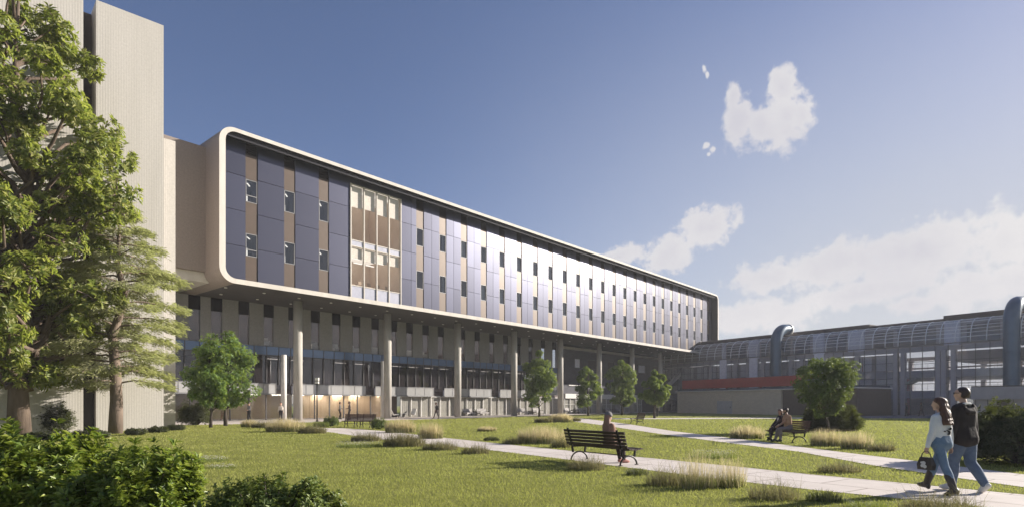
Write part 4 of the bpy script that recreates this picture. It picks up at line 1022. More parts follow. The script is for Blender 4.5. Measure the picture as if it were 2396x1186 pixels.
# ================================================================== people
def ico(n=1):
    bm = bmesh.new(); bmesh.ops.create_icosphere(bm, subdivisions=n, radius=1); v = [x.co.copy() for x in bm.verts]; bm.free(); return v
ICO1, ICO2 = ico(2), ico(3)
def hull_mesh(groups, infl=0.0, vox=.012, smooth=4):
    """union of convex hulls of spheres -> one continuous skin"""
    bm = bmesh.new()
    for g in groups:
        b2 = bmesh.new()
        for p, r in g[1]:
            for v in (ICO1 if r < .03 else ICO2): b2.verts.new(Vector(p) + v * (r + infl))
        bmesh.ops.convex_hull(b2, input=b2.verts[:]); 
        loose = [v for v in b2.verts if not v.link_faces]
        bmesh.ops.delete(b2, geom=loose, context='VERTS')
        me = bpy.data.meshes.new('tmp'); b2.to_mesh(me); b2.free(); bm.from_mesh(me); bpy.data.meshes.remove(me)
    me = bpy.data.meshes.new('tmp'); bm.to_mesh(me); bm.free(); o = bpy.data.objects.new('tmp', me); COL.objects.link(o)
    r = o.modifiers.new('r', 'REMESH'); r.mode = 'VOXEL'; r.voxel_size = vox; r.use_smooth_shade = True
    s = o.modifiers.new('s', 'SMOOTH'); s.iterations = smooth; s.factor = .5
    dg = bpy.context.evaluated_depsgraph_get(); dg.update(); res = bpy.data.meshes.new_from_object(o.evaluated_get(dg))
    bpy.data.objects.remove(o); bpy.data.meshes.remove(me); res.polygons.foreach_set('use_smooth', [True] * len(res.polygons)); return res
def ik(a, b, l1, l2, pole):
    a, b, pole = Vector(a), Vector(b), Vector(pole); d = b - a; L = min(d.length, (l1 + l2) * .999); d.normalize()
    x = (l1 * l1 - l2 * l2 + L * L) / (2 * L); hgt = math.sqrt(max(0, l1 * l1 - x * x)); p = (pole - d * pole.dot(d)).normalized(); return a + d * x + p * hgt, a + d * L
def skeleton(h, hip, lean, la, ra, lw, rw, fl=0., fr=0., headyaw=0., headpitch=0., fem=False, hands=True, epole=(0, -1, -.2), kpole=(0, 1, .1), grip=.5, side=0., legw=1.):
    """facing +y; la/ra ankles, lw/rw wrists; returns hull groups"""
    k = h / 1.75; hip = Vector(hip); cl, sl_ = math.cos(lean), math.sin(lean)
    def T_(x, y, z): v = Vector((x, y * cl + z * sl_, -y * sl_ + z * cl)); return hip + Matrix.Rotation(side, 3, 'Y') @ v * k
    G_ = []; sw = .165 if not fem else .142; hw = .088 if not fem else .092
    hips = [T_(s * hw, 0, 0) for s in (-1, 1)]
    wa = [T_(s * (.062 if fem else .075), .0, .16) for s in (-1, 1)]; ch = [T_(s * .088, .012, .34) for s in (-1, 1)]; sh = [T_(s * sw, -.005, .485) for s in (-1, 1)]
    hr = (.108 if fem else .098) * k
    G_.append(('torso_low', [(hips[0], hr), (hips[1], hr), (T_(-.05, -.035, .0), hr * .95), (T_(.05, -.035, .0), hr * .95), (wa[0], .088 * k), (wa[1], .088 * k)]))
    G_.append(('torso', [(wa[0], .088 * k), (wa[1], .088 * k), (ch[0], .105 * k), (ch[1], .105 * k)]))
    G_.append(('torso', [(ch[0], .105 * k), (ch[1], .105 * k), (sh[0], .056 * k), (sh[1], .056 * k), (T_(0, -.01, .53), .055 * k)]))
    nk0, nk1 = T_(0, -.01, .53), T_(0, .012, .63); G_.append(('neck', [(nk0, .056 * k), (nk1, .052 * k)]))
    hc = T_(0, .025, .735); HR = Matrix.Rotation(headyaw, 3, 'Z') @ Matrix.Rotation(headpitch, 3, 'X')
    def H(x, y, z): return hc + HR @ (Vector((x, y, z)) * k)
    G_.append(('head', [(H(0, -.022, .025), .088 * k), (H(0, .03, .03), .078 * k), (H(0, .045, -.02), .06 * k)]))
    G_.append(('head', [(H(0, .03, -.02), .062 * k), (H(-.025, .04, -.07), .036 * k), (H(.025, .04, -.07), .036 * k), (H(0, .075, -.088), .026 * k)]))
    G_.append(('head', [(H(0, .104, .018), .011 * k), (H(0, .118, -.022), .014 * k), (H(0, .098, -.028), .018 * k)]))
    for s in (-1, 1): G_.append(('head', [(H(s * .083, -.008, .012), .016 * k), (H(s * .08, -.002, -.022), .012 * k)]))
    G_.append(('head', [(H(-.02, .098, -.056), .010 * k), (H(.02, .098, -.056), .010 * k)]))
    out = {'H': H, 'T': T_, 'k': k}
    for s, an, ft in ((-1, la, fl), (1, ra, fr)):
        hp = hips[0 if s < 0 else 1]; kn, an_ = ik(hp, an, .43 * k, .42 * k, kpole)
        G_.append(('thigh', [(hp, .092 * k * legw), (hp.lerp(kn, .45), .076 * k * legw), (kn, .056 * k * legw)])); G_.append(('calf', [(kn, .056 * k * legw), (kn.lerp(an_, .35) + Vector((0, -.012, 0)), .056 * k * legw), (an_, .038 * k * legw)]))
        fd = Vector((s * .12, math.cos(ft), math.sin(ft))).normalized(); up = Vector((0, -math.sin(ft), math.cos(ft)))
        heel = an_ - up * .045 * k - fd * .035 * k; ball = an_ - up * .058 * k + fd * .125 * k; toe = an_ - up * .062 * k + fd * .175 * k
        G_.append(('foot', [(an_, .038 * k), (heel, .034 * k), (ball, .032 * k)])); G_.append(('foot', [(heel, .034 * k), (ball + Vector((.014 * k, 0, 0)), .030 * k), (ball - Vector((.014 * k, 0, 0)), .030 * k), (toe, .022 * k)]))
        out['ank' + 'lr'[s > 0]] = an_; out['kn' + 'lr'[s > 0]] = kn
    for s, wr in ((-1, lw), (1, rw)):
        so = sh[0 if s < 0 else 1]; el, wr_ = ik(so, wr, .29 * k, .255 * k, Vector(epole) + Vector((s * .35, 0, 0)))
        G_.append(('arm', [(so, .052 * k), (so.lerp(el, .5), .045 * k), (el, .037 * k)])); G_.append(('forearm', [(el, .037 * k), (el.lerp(wr_, .3), .038 * k), (wr_, .025 * k)]))
        d = (wr_ - el).normalized(); inw = Vector((-s, 0, 0)); inw = (inw - d * inw.dot(d)).normalized(); sp = d.cross(inw).normalized()
        if sp.y < 0 and abs(sp.y) > .3: sp = -sp
        a_ = wr_ + d * .02 * k
        G_.append(('hand', [(wr_, .024 * k), (a_ + d * .06 * k + sp * .028 * k, .014 * k), (a_ + d * .06 * k - sp * .028 * k, .014 * k), (a_ + d * .02 * k + sp * .02 * k, .016 * k)]))
        for i in range(4):
            b0 = a_ + d * .065 * k + sp * (.030 - .020 * i) * k; ln = (.040, .045, .042, .033)[i] * k; b1 = b0 + (d + inw * grip * .5).normalized() * ln; b2 = b1 + (d * (1 - grip) + inw * grip * 1.2).normalized() * ln * .9
            G_.append(('hand', [(b0, .0095 * k), (b1, .0088 * k)])); G_.append(('hand', [(b1, .0088 * k), (b2, .0072 * k)]))
        t0 = a_ + d * .012 * k + sp * .026 * k; t1 = t0 + (sp * .8 + d * .7 + inw * .3).normalized() * .038 * k; t2 = t1 + (d + inw * .6).normalized() * .03 * k
        G_.append(('hand', [(t0, .013 * k), (t1, .0105 * k)])); G_.append(('hand', [(t1, .0105 * k), (t2, .0085 * k)]))
        out['el' + 'lr'[s > 0]] = el; out['wr' + 'lr'[s > 0]] = wr_; out['d' + 'lr'[s > 0]] = d
    out['g'] = G_; return out
def tags(sk, *t): return [g for g in sk['g'] if g[0] in t]
def cloth(name, groups, infl, m, parent, vox=.012, smooth=4):
    me = hull_mesh(groups, infl, vox, smooth); me.materials.append(m); return link(name, me, parent)
def skinmat(n, c): return mat(n, c, .5, col2=tuple(x * .9 for x in c), scale=12)
SK1 = skinmat('light_skin', (.55, .36, .27)); SK2 = skinmat('tan_skin', (.42, .25, .18)); SK3 = skinmat('brown_skin', (.25, .14, .10))
def fab(n, c, c2=None, sc_=9, b=.5): return mat(n, c, .9, col2=c2 or tuple(x * .75 for x in c), scale=sc_, bump=b, bscale=22)
JEAN1 = fab('light_blue_denim', (.16, .235, .33), (.10, .16, .24)); JEAN2 = fab('blue_denim', (.13, .175, .25), (.08, .115, .18)); BLK = fab('black_knit', (.028, .022, .022), (.018, .014, .014)); WHT = fab('white_knit', (.72, .73, .74), (.60, .62, .65))
LEA = mat('dark_leather', (.03, .022, .02), .4, col2=(.018, .013, .012), scale=8); HAIRB = mat('dark_brown_hair', (.045, .024, .018), .5, col2=(.02, .011, .009), scale=18, stretch=(4, 4, 1)); HAIRA = mat('auburn_hair', (.13, .055, .032), .5, col2=(.06, .028, .018), scale=14, stretch=(4, 4, .8), bump=.6)
SHOEW = mat('white_sneaker', (.68, .67, .64), .6); LIL = fab('grey_lilac_cotton', (.24, .20, .19)); TAN = fab('tan_cotton', (.42, .25, .16)); DRK = fab('dark_plum_wool', (.05, .034, .036)); CRM = fab('cream_cotton', (.62, .55, .48)); GRY = fab('grey_wool', (.20, .19, .19)); PNK = fab('pink_cotton', (.48, .24, .20)); KHA = fab('light_brown_knit', (.36, .215, .15))
INK = mat('black_ink', (.02, .02, .022), .6); HOODW = fab('white_lining', (.66, .65, .62))
def eyes(sk, par):
    H, k = sk['H'], sk['k']; m = MB()
    for s in (-1, 1):
        c = H(s * .031, .093, .02); m.tube([c - Vector((0, 0, .009 * k)), c, c + Vector((0, 0, .009 * k))], [.004 * k, .011 * k, .004 * k], 8)
    m.build('eyes', INK, par)

# ---- the walking couple
WD = R_(16)
WP = G(2203, 1155.5) + Vector((.0, .0, 0)); WP.z = .008
wom = thing('person', 'woman with long wavy brown hair in white sweater, jeans and dark boots walking', 'person', WP, WD)
h = 1.67; k = h / 1.75
sk = skeleton(h, (0, 0, .885), .02, (-.07, -.28, .118), (.07, .36, .098), (-.26, .06, .80), (.25, .02, .80), fl=-.35, fr=.10, headyaw=.55, fem=True, grip=.8)
body = hull_mesh(sk['g'], 0, .0075, 2); body.materials.append(SK1); link('body', body, wom)
TT = sk['T']
sw_ = cloth('sweater', tags(sk, 'torso', 'arm', 'forearm') + [('x', [(TT(-.075, 0, .06), .098 * k), (TT(.075, 0, .06), .098 * k), (TT(-.06, 0, .16), .09 * k), (TT(.06, 0, .16), .09 * k)])], .016, WHT, wom, .011, 5)
cloth('jeans', tags(sk, 'torso_low', 'thigh', 'calf'), .012, JEAN1, wom, .011, 4)
for s in 'lr':
    kn, an = sk['kn' + s], sk['ank' + s]
    ft = [g for g in tags(sk, 'foot')]; ft = ft[:2] if s == 'l' else ft[2:]
    cloth('boot', ft + [('c', [(kn.lerp(an, .42), .062 * k), (kn.lerp(an, .7), .052 * k), (an, .046 * k)]), ('h', [(ft[0][1][1][0] + Vector((0, -.005, -.028)), .024), (ft[0][1][1][0], .03)])], .012, LEA, wom, .010, 3)
H = sk['H']; hair = [('h', [(H(0, -.035, .035), .092 * k), (H(0, .015, .05), .084 * k)])]
rg = random.Random(4)
for i in range(15):
    a = -1.9 + 3.8 * i / 14; x0, y0 = .088 * math.sin(a), -.03 - .07 * math.cos(a) ; pts = [H(x0 * .9, y0 * .9, .03)]
    for j in range(1, 7): pts.append(H(x0 * (1 + .12 * j) + rg.uniform(-.022, .022), y0 - .012 * j + rg.uniform(-.022, .022), .03 - .065 * j))
    for a_, b_ in zip(pts, pts[1:]): hair.append(('h', [(a_, .026), (b_, .024)]))
cloth('hair', hair, .002, HAIRA, wom, .009, 2)
# loose dark motif on the sweater back: small flakes following the cloth
m = MB(); rg = random.Random(9)
for i in range(16):
    x, z = rg.gauss(.03, .045), .24 + rg.gauss(0, .055); c = TT(x, -.130 - .004, z); q = [(-.012, 0, -.006), (.010, 0, -.012), (.014, 0, .006), (-.006, 0, .012)]; s = rg.uniform(.5, 1.3)
    m.add([c + Vector((a * s, -.002 if j % 2 else -.004, cz * s)) for j, (a, b, cz) in enumerate(q)] + [c + Vector((a * s, .02, cz * s)) for a, b, cz in q], [(3, 2, 1, 0), (0, 1, 5, 4), (1, 2, 6, 5), (2, 3, 7, 6), (3, 0, 4, 7)])
m.build('motif', INK, sw_)
# bag held in her left hand (own thing)
hand = wom.matrix_basis @ Vector((0, 0, 0)); Rm = Matrix.Rotation(WD, 4, 'Z'); hp = WP + (Rm @ (sk['wrl'] + sk['dl'] * .09 * k))
bag = thing('handbag', 'small black bag with a white emblem in the walking woman\'s hand', 'bag', hp + Vector((0, 0, -.33)), WD)
m = MB(); q = [(-.05, -.13), (.05, -.13), (.05, .13), (-.05, .13)]
m.add([(x, y, 0) for x, y in q] + [(x * .5, y * .78, .22) for x, y in q] + [(x * 1.1, y * 1.06, .09) for x, y in q], [(3, 2, 1, 0), (4, 5, 6, 7), (0, 1, 9, 8), (1, 2, 10, 9), (2, 3, 11, 10), (3, 0, 8, 11), (8, 9, 5, 4), (9, 10, 6, 5), (10, 11, 7, 6), (11, 8, 4, 7)]); m.build('bag_body', LEA, bag)
m = MB(); m.tube([(0, .09 * math.cos(R_(a)), .21 + .12 * math.sin(R_(a))) for a in range(0, 181, 20)], .009, 6); m.build('strap', LEA, bag)
m = MB()
for (y, z, r) in ((-.02, .06, .032), (.03, .07, .03), (.005, .115, .036), (.045, .125, .018)): m.tube([(-.062, y, z), (-.045, y, z)], r, 12)
m.build('emblem', HOODW, bag)
# man
MP_ = G(2262, 1152) + Vector((.06, .10, 0)); MP_.z = .008
man = thing('person', 'tall man with short dark hair and sunglasses in a black hooded jacket and loose jeans', 'person', MP_, WD)
h = 1.86; k = h / 1.75
sk = skeleton(h, (0, .02, .985), .03, (-.08, .20, .105), (.09, -.27, .165), (-.29, .07, .90), (.27, .05, .90), fl=.05, fr=-.6, headyaw=.25, grip=.6, legw=1.12)
body = hull_mesh(sk['g'], 0, .008, 2); body.materials.append(SK1); link('body', body, man); TT = sk['T']; H = sk['H']
jk = cloth('hooded_jacket', tags(sk, 'torso', 'arm', 'forearm') + [('x', [(TT(-.09, 0, -.03), .112 * k), (TT(.09, 0, -.03), .112 * k), (TT(-.055, -.035, -.03), .112 * k), (TT(.055, -.035, -.03), .112 * k), (TT(-.07, 0, .16), .092 * k), (TT(.07, 0, .16), .092 * k)])], .028, BLK, man, .011, 5)
cloth('hood', [('h', [(TT(-.11, -.05, .50), .045), (TT(.11, -.05, .50), .045), (TT(-.06, -.10, .43), .05), (TT(.06, -.10, .43), .05)]), ('h', [(TT(-.09, .0, .53), .03), (TT(-.10, -.07, .54), .035)]), ('h', [(TT(.09, .0, .53), .03), (TT(.10, -.07, .54), .035)])], .004, BLK, jk, .010, 4)
cloth('hood_lining', [('h', [(TT(-.06, -.055, .565), .030), (TT(.06, -.055, .565), .030)]), ('h', [(TT(-.075, .015, .56), .022), (TT(-.06, -.055, .565), .03)]), ('h', [(TT(.075, .015, .56), .022), (TT(.06, -.055, .565), .03)])], .002, HOODW, jk, .009, 3)
cloth('jeans', tags(sk, 'torso_low', 'thigh', 'calf'), .024, JEAN2, man, .012, 4)
ft = tags(sk, 'foot'); cloth('shoe', ft[:2], .012, SHOEW, man, .010, 3); cloth('shoe', ft[2:], .012, SHOEW, man, .010, 3)
cloth('hair', [('h', [(H(0, -.028, .04), .088 * k), (H(0, .005, .055), .070 * k)]), ('h', [(H(-.045, -.05, -.02), .045 * k), (H(.045, -.05, -.02), .045 * k), (H(0, -.035, .03), .085 * k)])], .003, HAIRB, man, .009, 3)
m = MB(); 
for s in (-1, 1): m.bar(H(s * .062, .098, .022), H(s * .012, .108, .022), .012, .034); m.bar(H(s * .066, .098, .024), H(s * .088, .0, .024), .006, .008)
m.build('sunglasses', INK, man)

# ---- people sitting on benches
def on(loc, rz, x, y, z=0): return Vector(loc) + Matrix.Rotation(rz, 3, 'Z') @ Vector((x, y, z))
h = 1.66; k = h / 1.75
fw_ = thing('person', 'woman in a grey cap seen from behind sitting on the front bench', 'person', on(BF, BA, .33, .03), BA)
sk = skeleton(h, (0, -.03, .555), -.10, (-.09, .44, .10), (.10, .40, .10), (-.14, .25, .58), (.14, .24, .58), fem=True, headyaw=.1, headpitch=-.12, epole=(0, -1, -.3))
body = hull_mesh(sk['g'], 0, .010, 3); body.materials.append(SK1); link('body', body, fw_); TT, H = sk['T'], sk['H']
cloth('sweater', tags(sk, 'torso', 'torso_low', 'arm', 'forearm'), .022, KHA, fw_, .014, 5); cloth('trousers', tags(sk, 'thigh', 'calf'), .012, DRK, fw_, .013, 4)
cloth('hair', [('h', [(H(0, -.03, .02), .09), (H(0, -.05, -.06), .085)]), ('h', [(H(0, -.05, -.06), .08), (TT(-.07, -.07, .50), .055), (TT(.07, -.07, .50), .055)]), ('h', [(TT(-.07, -.07, .5), .055), (TT(.07, -.07, .5), .055), (TT(-.10, -.09, .36), .04), (TT(.10, -.09, .36), .04)])], .004, mat('light_brown_hair', (.30, .17, .12), .6, col2=(.20, .11, .08), scale=14, stretch=(4, 4, .8)), fw_, .012, 3)
cloth('cap', [('h', [(H(0, -.02, .055), .092), (H(0, .02, .06), .085)]), ('h', [(H(-.09, -.01, .03), .025), (H(.09, -.01, .03), .025), (H(0, -.08, .03), .03), (H(0, .09, .03), .02)])], .005, GRY, fw_, .011, 2)
ft = tags(sk, 'foot'); cloth('shoe', ft[:2], .010, PNK, fw_, .011, 3); cloth('shoe', ft[2:], .010, PNK, fw_, .011, 3); eyes(sk, fw_)
h = 1.66
cw = thing('person', 'seated woman in dark jacket and white top beside a man on a bench', 'person', on(CB, CA, .50, .05), CA)
sk = skeleton(h, (0, -.02, .555), -.02, (-.12, .50, .16), (.06, .38, .10), (-.05, .32, .62), (.12, .30, .62), fem=True, headyaw=.4, fl=.3)
body = hull_mesh(sk['g'], 0, .011, 3); body.materials.append(SK2); link('body', body, cw); TT, H = sk['T'], sk['H']
cloth('jacket', tags(sk, 'torso', 'arm', 'forearm'), .022, DRK, cw, .014, 4)
cloth('white_top', [('x', [(TT(-.035, .10, .45), .025), (TT(.035, .10, .45), .025), (TT(-.045, .115, .12), .03), (TT(.045, .115, .12), .03)])], .006, CRM, cw, .011, 3)
cloth('trousers', tags(sk, 'torso_low', 'thigh', 'calf'), .014, DRK, cw, .014, 4)
cloth('hair', [('h', [(H(0, -.03, .04), .092), (H(0, .01, .055), .082)]), ('h', [(H(0, -.04, .0), .088), (H(-.05, -.05, -.09), .05), (H(.05, -.05, -.09), .05)])], .003, HAIRA, cw, .011, 3)
ft = tags(sk, 'foot'); cloth('shoe', ft[:2], .010, LEA, cw, .011, 3); cloth('shoe', ft[2:], .010, LEA, cw, .011, 3); eyes(sk, cw)
h = 1.78
cm_ = thing('person', 'seated man in a tan t-shirt leaning towards the woman on the red brown bench', 'person', on(CB, CA, -.12, .05), CA)
sk = skeleton(h, (0, -.02, .565), .16, (-.10, .42, .10), (.12, .52, .10), (.10, .40, .66), (.22, .34, .66), headyaw=-.7, headpitch=-.15)
body = hull_mesh(sk['g'], 0, .011, 3); body.materials.append(SK2); link('body', body, cm_); TT, H = sk['T'], sk['H']
cloth('t_shirt', tags(sk, 'torso') + [('a', g[1][:2]) for g in tags(sk, 'arm')] + [('x', [(TT(-.08, 0, .02), .10), (TT(.08, 0, .02), .10), (TT(0, 0, .16), .12)])], .018, TAN, cm_, .014, 4)
cloth('trousers', tags(sk, 'torso_low', 'thigh', 'calf'), .018, LIL, cm_, .014, 4)
cloth('hair', [('h', [(H(0, -.028, .04), .09), (H(0, .02, .055), .078)]), ('h', [(H(-.04, -.05, -.02), .045), (H(.04, -.05, -.02), .045), (H(0, -.03, .03), .085)])], .004, HAIRB, cm_, .011, 3)
cloth('beard', [('h', [(H(-.05, .02, -.06), .03), (H(.05, .02, -.06), .03), (H(0, .07, -.09), .03)])], .003, HAIRB, cm_, .010, 2)
ft = tags(sk, 'foot'); cloth('shoe', ft[:2], .012, INK, cm_, .011, 3); cloth('shoe', ft[2:], .012, INK, cm_, .011, 3); eyes(sk, cm_)

# ---- small walkers far away: one continuous body each, coloured by region
def walker(label, loc, rz, h, top, legs, hairm, skin, stride=.25, arms='walk', shoes=INK, dress=False):
    k = h / 1.75; hipz = (.925 if stride < .3 else .90) * k; s = stride * k
    if arms == 'walk': lw, rw = (-.25 * k, .14 * k, .92 * k), (.25 * k, -.10 * k, .90 * k)
    else: lw, rw = (-.10 * k, .26 * k, 1.08 * k), (.24 * k, .04 * k, .88 * k)
    sk = skeleton(h, (0, 0, hipz), .02, (-.09 * k, -s, .10 * k), (.09 * k, s, .09 * k), lw, rw, fl=-.3 if stride > .1 else 0)
    H = sk['H']; gs = [g for g in sk['g'] if g[0] != 'hand'] + [g for g in sk['g'] if g[0] == 'hand'][:1]
    gs = list(sk['g']); hg = [('hair', [(H(0, -.035, .045), .092 * k), (H(0, .01, .06), .082 * k)]), ('hair', [(H(0, -.045, .0), .088 * k), (H(0, -.05, -.04), .07 * k)])]
    if dress: T_ = sk['T']; gs.append(('torso', [(T_(-.1, 0, 0), .11 * k), (T_(.1, 0, 0), .11 * k), (T_(-.13, 0, -.42), .12 * k), (T_(.13, 0, -.42), .12 * k)]))
    me = hull_mesh(gs, .008, .022, 2); ms = [skin, top, legs, shoes]
    for x in ms: me.materials.append(x)
    mi = {'head': 0, 'neck': 0, 'hand': 0, 'torso': 1, 'arm': 1, 'forearm': 1, 'torso_low': 2, 'thigh': 2, 'calf': 2, 'foot': 3}
    P_ = np.array([p.center[:] for p in me.polygons]); bestd = np.full(len(P_), 9e9); besti = np.zeros(len(P_), int)
    for g in gs:
        c = np.array([list(p) for p, r in g[1]]); r = np.array([r for p, r in g[1]])
        for i in range(len(c)):
            for j in range(i, len(c)):
                ab = c[j] - c[i]; tt = np.clip(((P_ - c[i]) @ ab) / max(1e-9, ab @ ab), 0, 1); dd = np.linalg.norm(P_ - c[i] - tt[:, None] * ab, axis=1) - (r[i] + (r[j] - r[i]) * tt)
                w_ = dd < bestd; bestd[w_] = dd[w_]; besti[w_] = mi[g[0]]
    me.polygons.foreach_set('material_index', besti.astype(np.int32)); t_ = thing('person', label, 'person', loc, rz); link('body', me, t_)
    hm = hull_mesh(hg, .004, .02, 1); hm.materials.append(hairm); link('hair', hm, t_); return t_, sk
E_ = R_(90)
pz_ = .006
def at(px, Y): v = GY(px, Y, pz_); return v
bkp, sk = walker('dark figure with a backpack walking left past the curtained glass', at(1021, 64), E_ + .3, 1.72, BLK, DRK, HAIRB, SK3, .28)
T_ = sk['T']
bp2 = cloth('backpack', [('h', [(T_(-.1, -.17, .46), .06), (T_(.1, -.17, .46), .06), (T_(-.1, -.2, .14), .07), (T_(.1, -.2, .14), .07)])], 0, BLK, None, .02, 2); bp2.location = bkp.location; bp2.rotation_euler = bkp.rotation_euler
tag(bp2, 'black backpack on the back of the lone dark figure by the glass', 'backpack')
walker('man in grey jacket before the warm foyer left of a dark coated man', at(795, 62.5), -1.2, 1.76, GRY, BLK, HAIRB, SK3, .06, 'talk')
walker('man in a dark coat standing before the warm foyer facing the man in grey', at(818, 62), 1.9, 1.80, DRK, DRK, HAIRB, SK3, .08, 'talk')
walker('red haired woman in a pale blazer and dark trousers beside the slim white column', at(657, 54.5), R_(200), 1.64, CRM, BLK, mat('red_hair', (.35, .09, .04), .6), SK1, .12, 'walk')
walker('figure in a pink dress half hidden behind the young trees', at(522, 58), R_(150), 1.68, PNK, PNK, HAIRA, SK1, .16, 'walk', dress=True)
walker('figure in grey top and dark skirt right of the young trees', at(583, 57), R_(160), 1.64, GRY, BLK, HAIRB, SK2, .12, 'talk')
walker('person in grey shirt and black trousers behind the last lawn tree', at(1537, 71), R_(170), 1.78, GRY, BLK, HAIRB, SK2, .10)
walker('dark figure on the forecourt left of the other one before the atrium', at(2122, 78), R_(60), 1.72, DRK, DRK, HAIRB, SK3, .12)
walker('dark figure striding on the forecourt nearer the walking couple', at(2156, 77.5), R_(80), 1.78, BLK, DRK, HAIRB, SK3, .26)

# ================================================================== sky, sun, camera
HAZE = .0005
SAZ, SEL = math.atan2(.935, .355), R_(20.5)
w = bpy.data.worlds.new('World'); sc.world = w; w.use_nodes = True
t = NT(w.node_tree); t.t.nodes.clear()
wo = t.n('ShaderNodeOutputWorld'); bg = t.n('ShaderNodeBackground'); t.l(bg.outputs[0], wo.inputs[0])
sky = t.n('ShaderNodeTexSky', sky_type='NISHITA'); sky.sun_disc = False; sky.sun_elevation = SEL; sky.sun_rotation = SAZ
sky.altitude = 300; sky.air_density = 1.0; sky.dust_density = .8; sky.ozone_density = 3.0
bg.inputs[1].default_value = .062
tc = t.n('ShaderNodeTexCoord'); d = tc.outputs['Generated']; sp = t.n('ShaderNodeSeparateXYZ'); t.l(d, sp.inputs[0])
az = t.m('ARCTAN2', sp.outputs[0], sp.outputs[1]); el = t.m('ARCSINE', sp.outputs[2])
nz = t.n('ShaderNodeTexNoise'); nz.inputs['Scale'].default_value = 24; nz.inputs['Detail'].default_value = 9; nz.inputs['Roughness'].default_value = .62; nz.inputs['Distortion'].default_value = .3; t.l(d, nz.inputs[0])
nl = t.n('ShaderNodeTexNoise'); nl.inputs['Scale'].default_value = 5; nl.inputs['Detail'].default_value = 4; t.l(d, nl.inputs[0])
CL = [(1728, 285, 52, 68, 0), (1716, 225, 26, 42, 0), (1782, 290, 62, 50, 0), (1838, 275, 82, 76, 0), (1828, 205, 38, 52, 0), (1876, 268, 50, 54, 0),
      (1647, 158, 12, 20, 15), (1655, 176, 9, 14, 0), (1654, 341, 19, 14, 20), (1668, 350, 14, 16, 0), (1658, 362, 12, 10, 0),
      (1648, 535, 105, 56, 22), (1565, 588, 90, 54, 25), (1450, 602, 95, 32, 10),
      (1800, 650, 130, 48, 8), (1960, 615, 190, 62, 14), (2170, 580, 230, 82, 14), (2420, 560, 260, 105, 12), (2330, 660, 240, 70, 8),
      (1780, 735, 190, 50, 3), (2140, 712, 80, 28, 0), (2000, 690, 260, 40, 6)]
best = None
for px, py, rx, ry, rot in CL:
    k = (px - CX) / F; q = math.sqrt(1 + k * k)
    a0 = math.atan(k); e0 = math.atan((HY - py) / F / q); ra = rx / F / q / q; re = ry / F / q
    da = t.m('SUBTRACT', az, a0); de = t.m('SUBTRACT', el, e0); c, s = math.cos(R_(rot)), math.sin(R_(rot))
    xx = t.m('ADD', t.m('MULTIPLY', da, c / ra), t.m('MULTIPLY', de, s / ra))
    yy = t.m('SUBTRACT', t.m('MULTIPLY', de, c / re), t.m('MULTIPLY', da, s / re))
    v = t.m('SUBTRACT', 1.0, t.m('SQRT', t.m('ADD', t.m('MULTIPLY', xx, xx), t.m('MULTIPLY', yy, yy))))
    if rx < 20 and ry < 28: v = t.m('SUBTRACT', v, .40)
    best = v if best is None else t.m('SMOOTH_MAX', best, v, .25)
nf2 = t.n('ShaderNodeTexNoise'); nf2.inputs['Scale'].default_value = 75; nf2.inputs['Detail'].default_value = 6; nf2.inputs['Roughness'].default_value = .6; t.l(d, nf2.inputs[0])
dens = t.m('ADD', t.m('ADD', best, t.m('MULTIPLY', t.m('SUBTRACT', nz.outputs[0], .50), 1.5)), t.m('MULTIPLY', t.m('SUBTRACT', nf2.outputs[0], .5), .9))
mr = t.n('ShaderNodeMapRange', interpolation_type='SMOOTHSTEP'); mr.inputs[1].default_value = .06; mr.inputs[2].default_value = .5; t.l(dens, mr.inputs[0])
lit = ramp(t, t.m('ADD', nl.outputs[0], t.m('MULTIPLY', dens, -.25)), .15, .7)
ccol = t.mixc(lit, (5.3, 5.2, 5.6), (7.0, 6.8, 6.7))
tint = t.n('ShaderNodeMix', data_type='RGBA', blend_type='MULTIPLY'); tint.inputs[0].default_value = 1; t.l(sky.outputs[0], tint.inputs[6]); tint.inputs[7].default_value = (1.08, .93, 1.0, 1)
def sstep(v, a, b):
    x = t.n('ShaderNodeMapRange', interpolation_type='SMOOTHSTEP'); x.inputs[1].default_value = a; x.inputs[2].default_value = b; t.l(v, x.inputs[0]); return x.outputs[0]
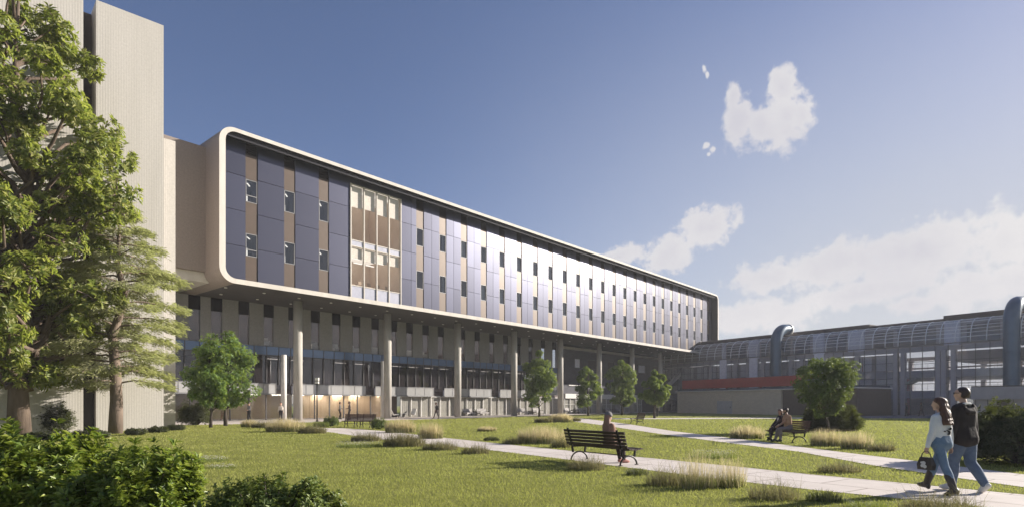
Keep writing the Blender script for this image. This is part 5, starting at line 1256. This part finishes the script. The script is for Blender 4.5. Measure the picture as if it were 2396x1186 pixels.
veil = t.m('MULTIPLY', t.m('MULTIPLY', sstep(az, -.28, .62), sstep(t.m('MULTIPLY', el, -1.0), -.72, -.08)), t.m('MULTIPLY_ADD', nl.outputs[0], .22, .80))
skyc = t.mixc(veil, tint.outputs[2], (4.6, 4.75, 5.05))
t.l(t.mixc(t.m('MULTIPLY', mr.outputs[0], .94), skyc, ccol), bg.inputs[0])
sl = bpy.data.lights.new('sun', 'SUN'); sl.energy = 5.0; sl.angle = R_(.5); sl.color = (1, .92, .81)
so_ = bpy.data.objects.new('sun', sl); COL.objects.link(so_)
sd = Vector((math.sin(SAZ) * math.cos(SEL), math.cos(SAZ) * math.cos(SEL), math.sin(SEL)))
so_.rotation_euler = (-sd).to_track_quat('-Z', 'Y').to_euler(); so_.location = sd * 200
cam = bpy.data.cameras.new('camera'); co = bpy.data.objects.new('camera', cam); COL.objects.link(co)
cam.sensor_fit = 'HORIZONTAL'; cam.sensor_width = 36; cam.lens = 36 * F / 2396; cam.shift_y = (HY - 593) / 2396; cam.clip_end = 5000; cam.clip_start = .1
co.location = (0, 0, C); co.rotation_euler = (R_(90), 0, 0); sc.camera = co
vs_ = sc.view_settings; vs_.view_transform = 'Standard'; vs_.look = 'None'; vs_.gamma = 1; vs_.exposure = 1.0
hz_ = MB(); hz_.box(-420, 420, -90, 740, -1.5, 29); hzo = hz_.build('haze', []); hzo['kind'] = 'stuff'
hm, ht, hout = new_mat('morning_haze'); pv_ = ht.n('ShaderNodeVolumePrincipled'); pv_.inputs['Density'].default_value = HAZE; pv_.inputs['Color'].default_value = (.93, .94, .98, 1); pv_.inputs['Anisotropy'].default_value = .15
ht.l(pv_.outputs[0], hout.inputs['Volume']); hzo.data.materials.append(hm)
cy = sc.cycles; cy.volume_bounces = 0; cy.max_bounces = 8; cy.diffuse_bounces = 3; cy.glossy_bounces = 3; cy.transmission_bounces = 4; cy.transparent_max_bounces = 24
cy.caustics_reflective = False; cy.caustics_refractive = False; cy.sample_clamp_indirect = 6
cy.use_denoising = True
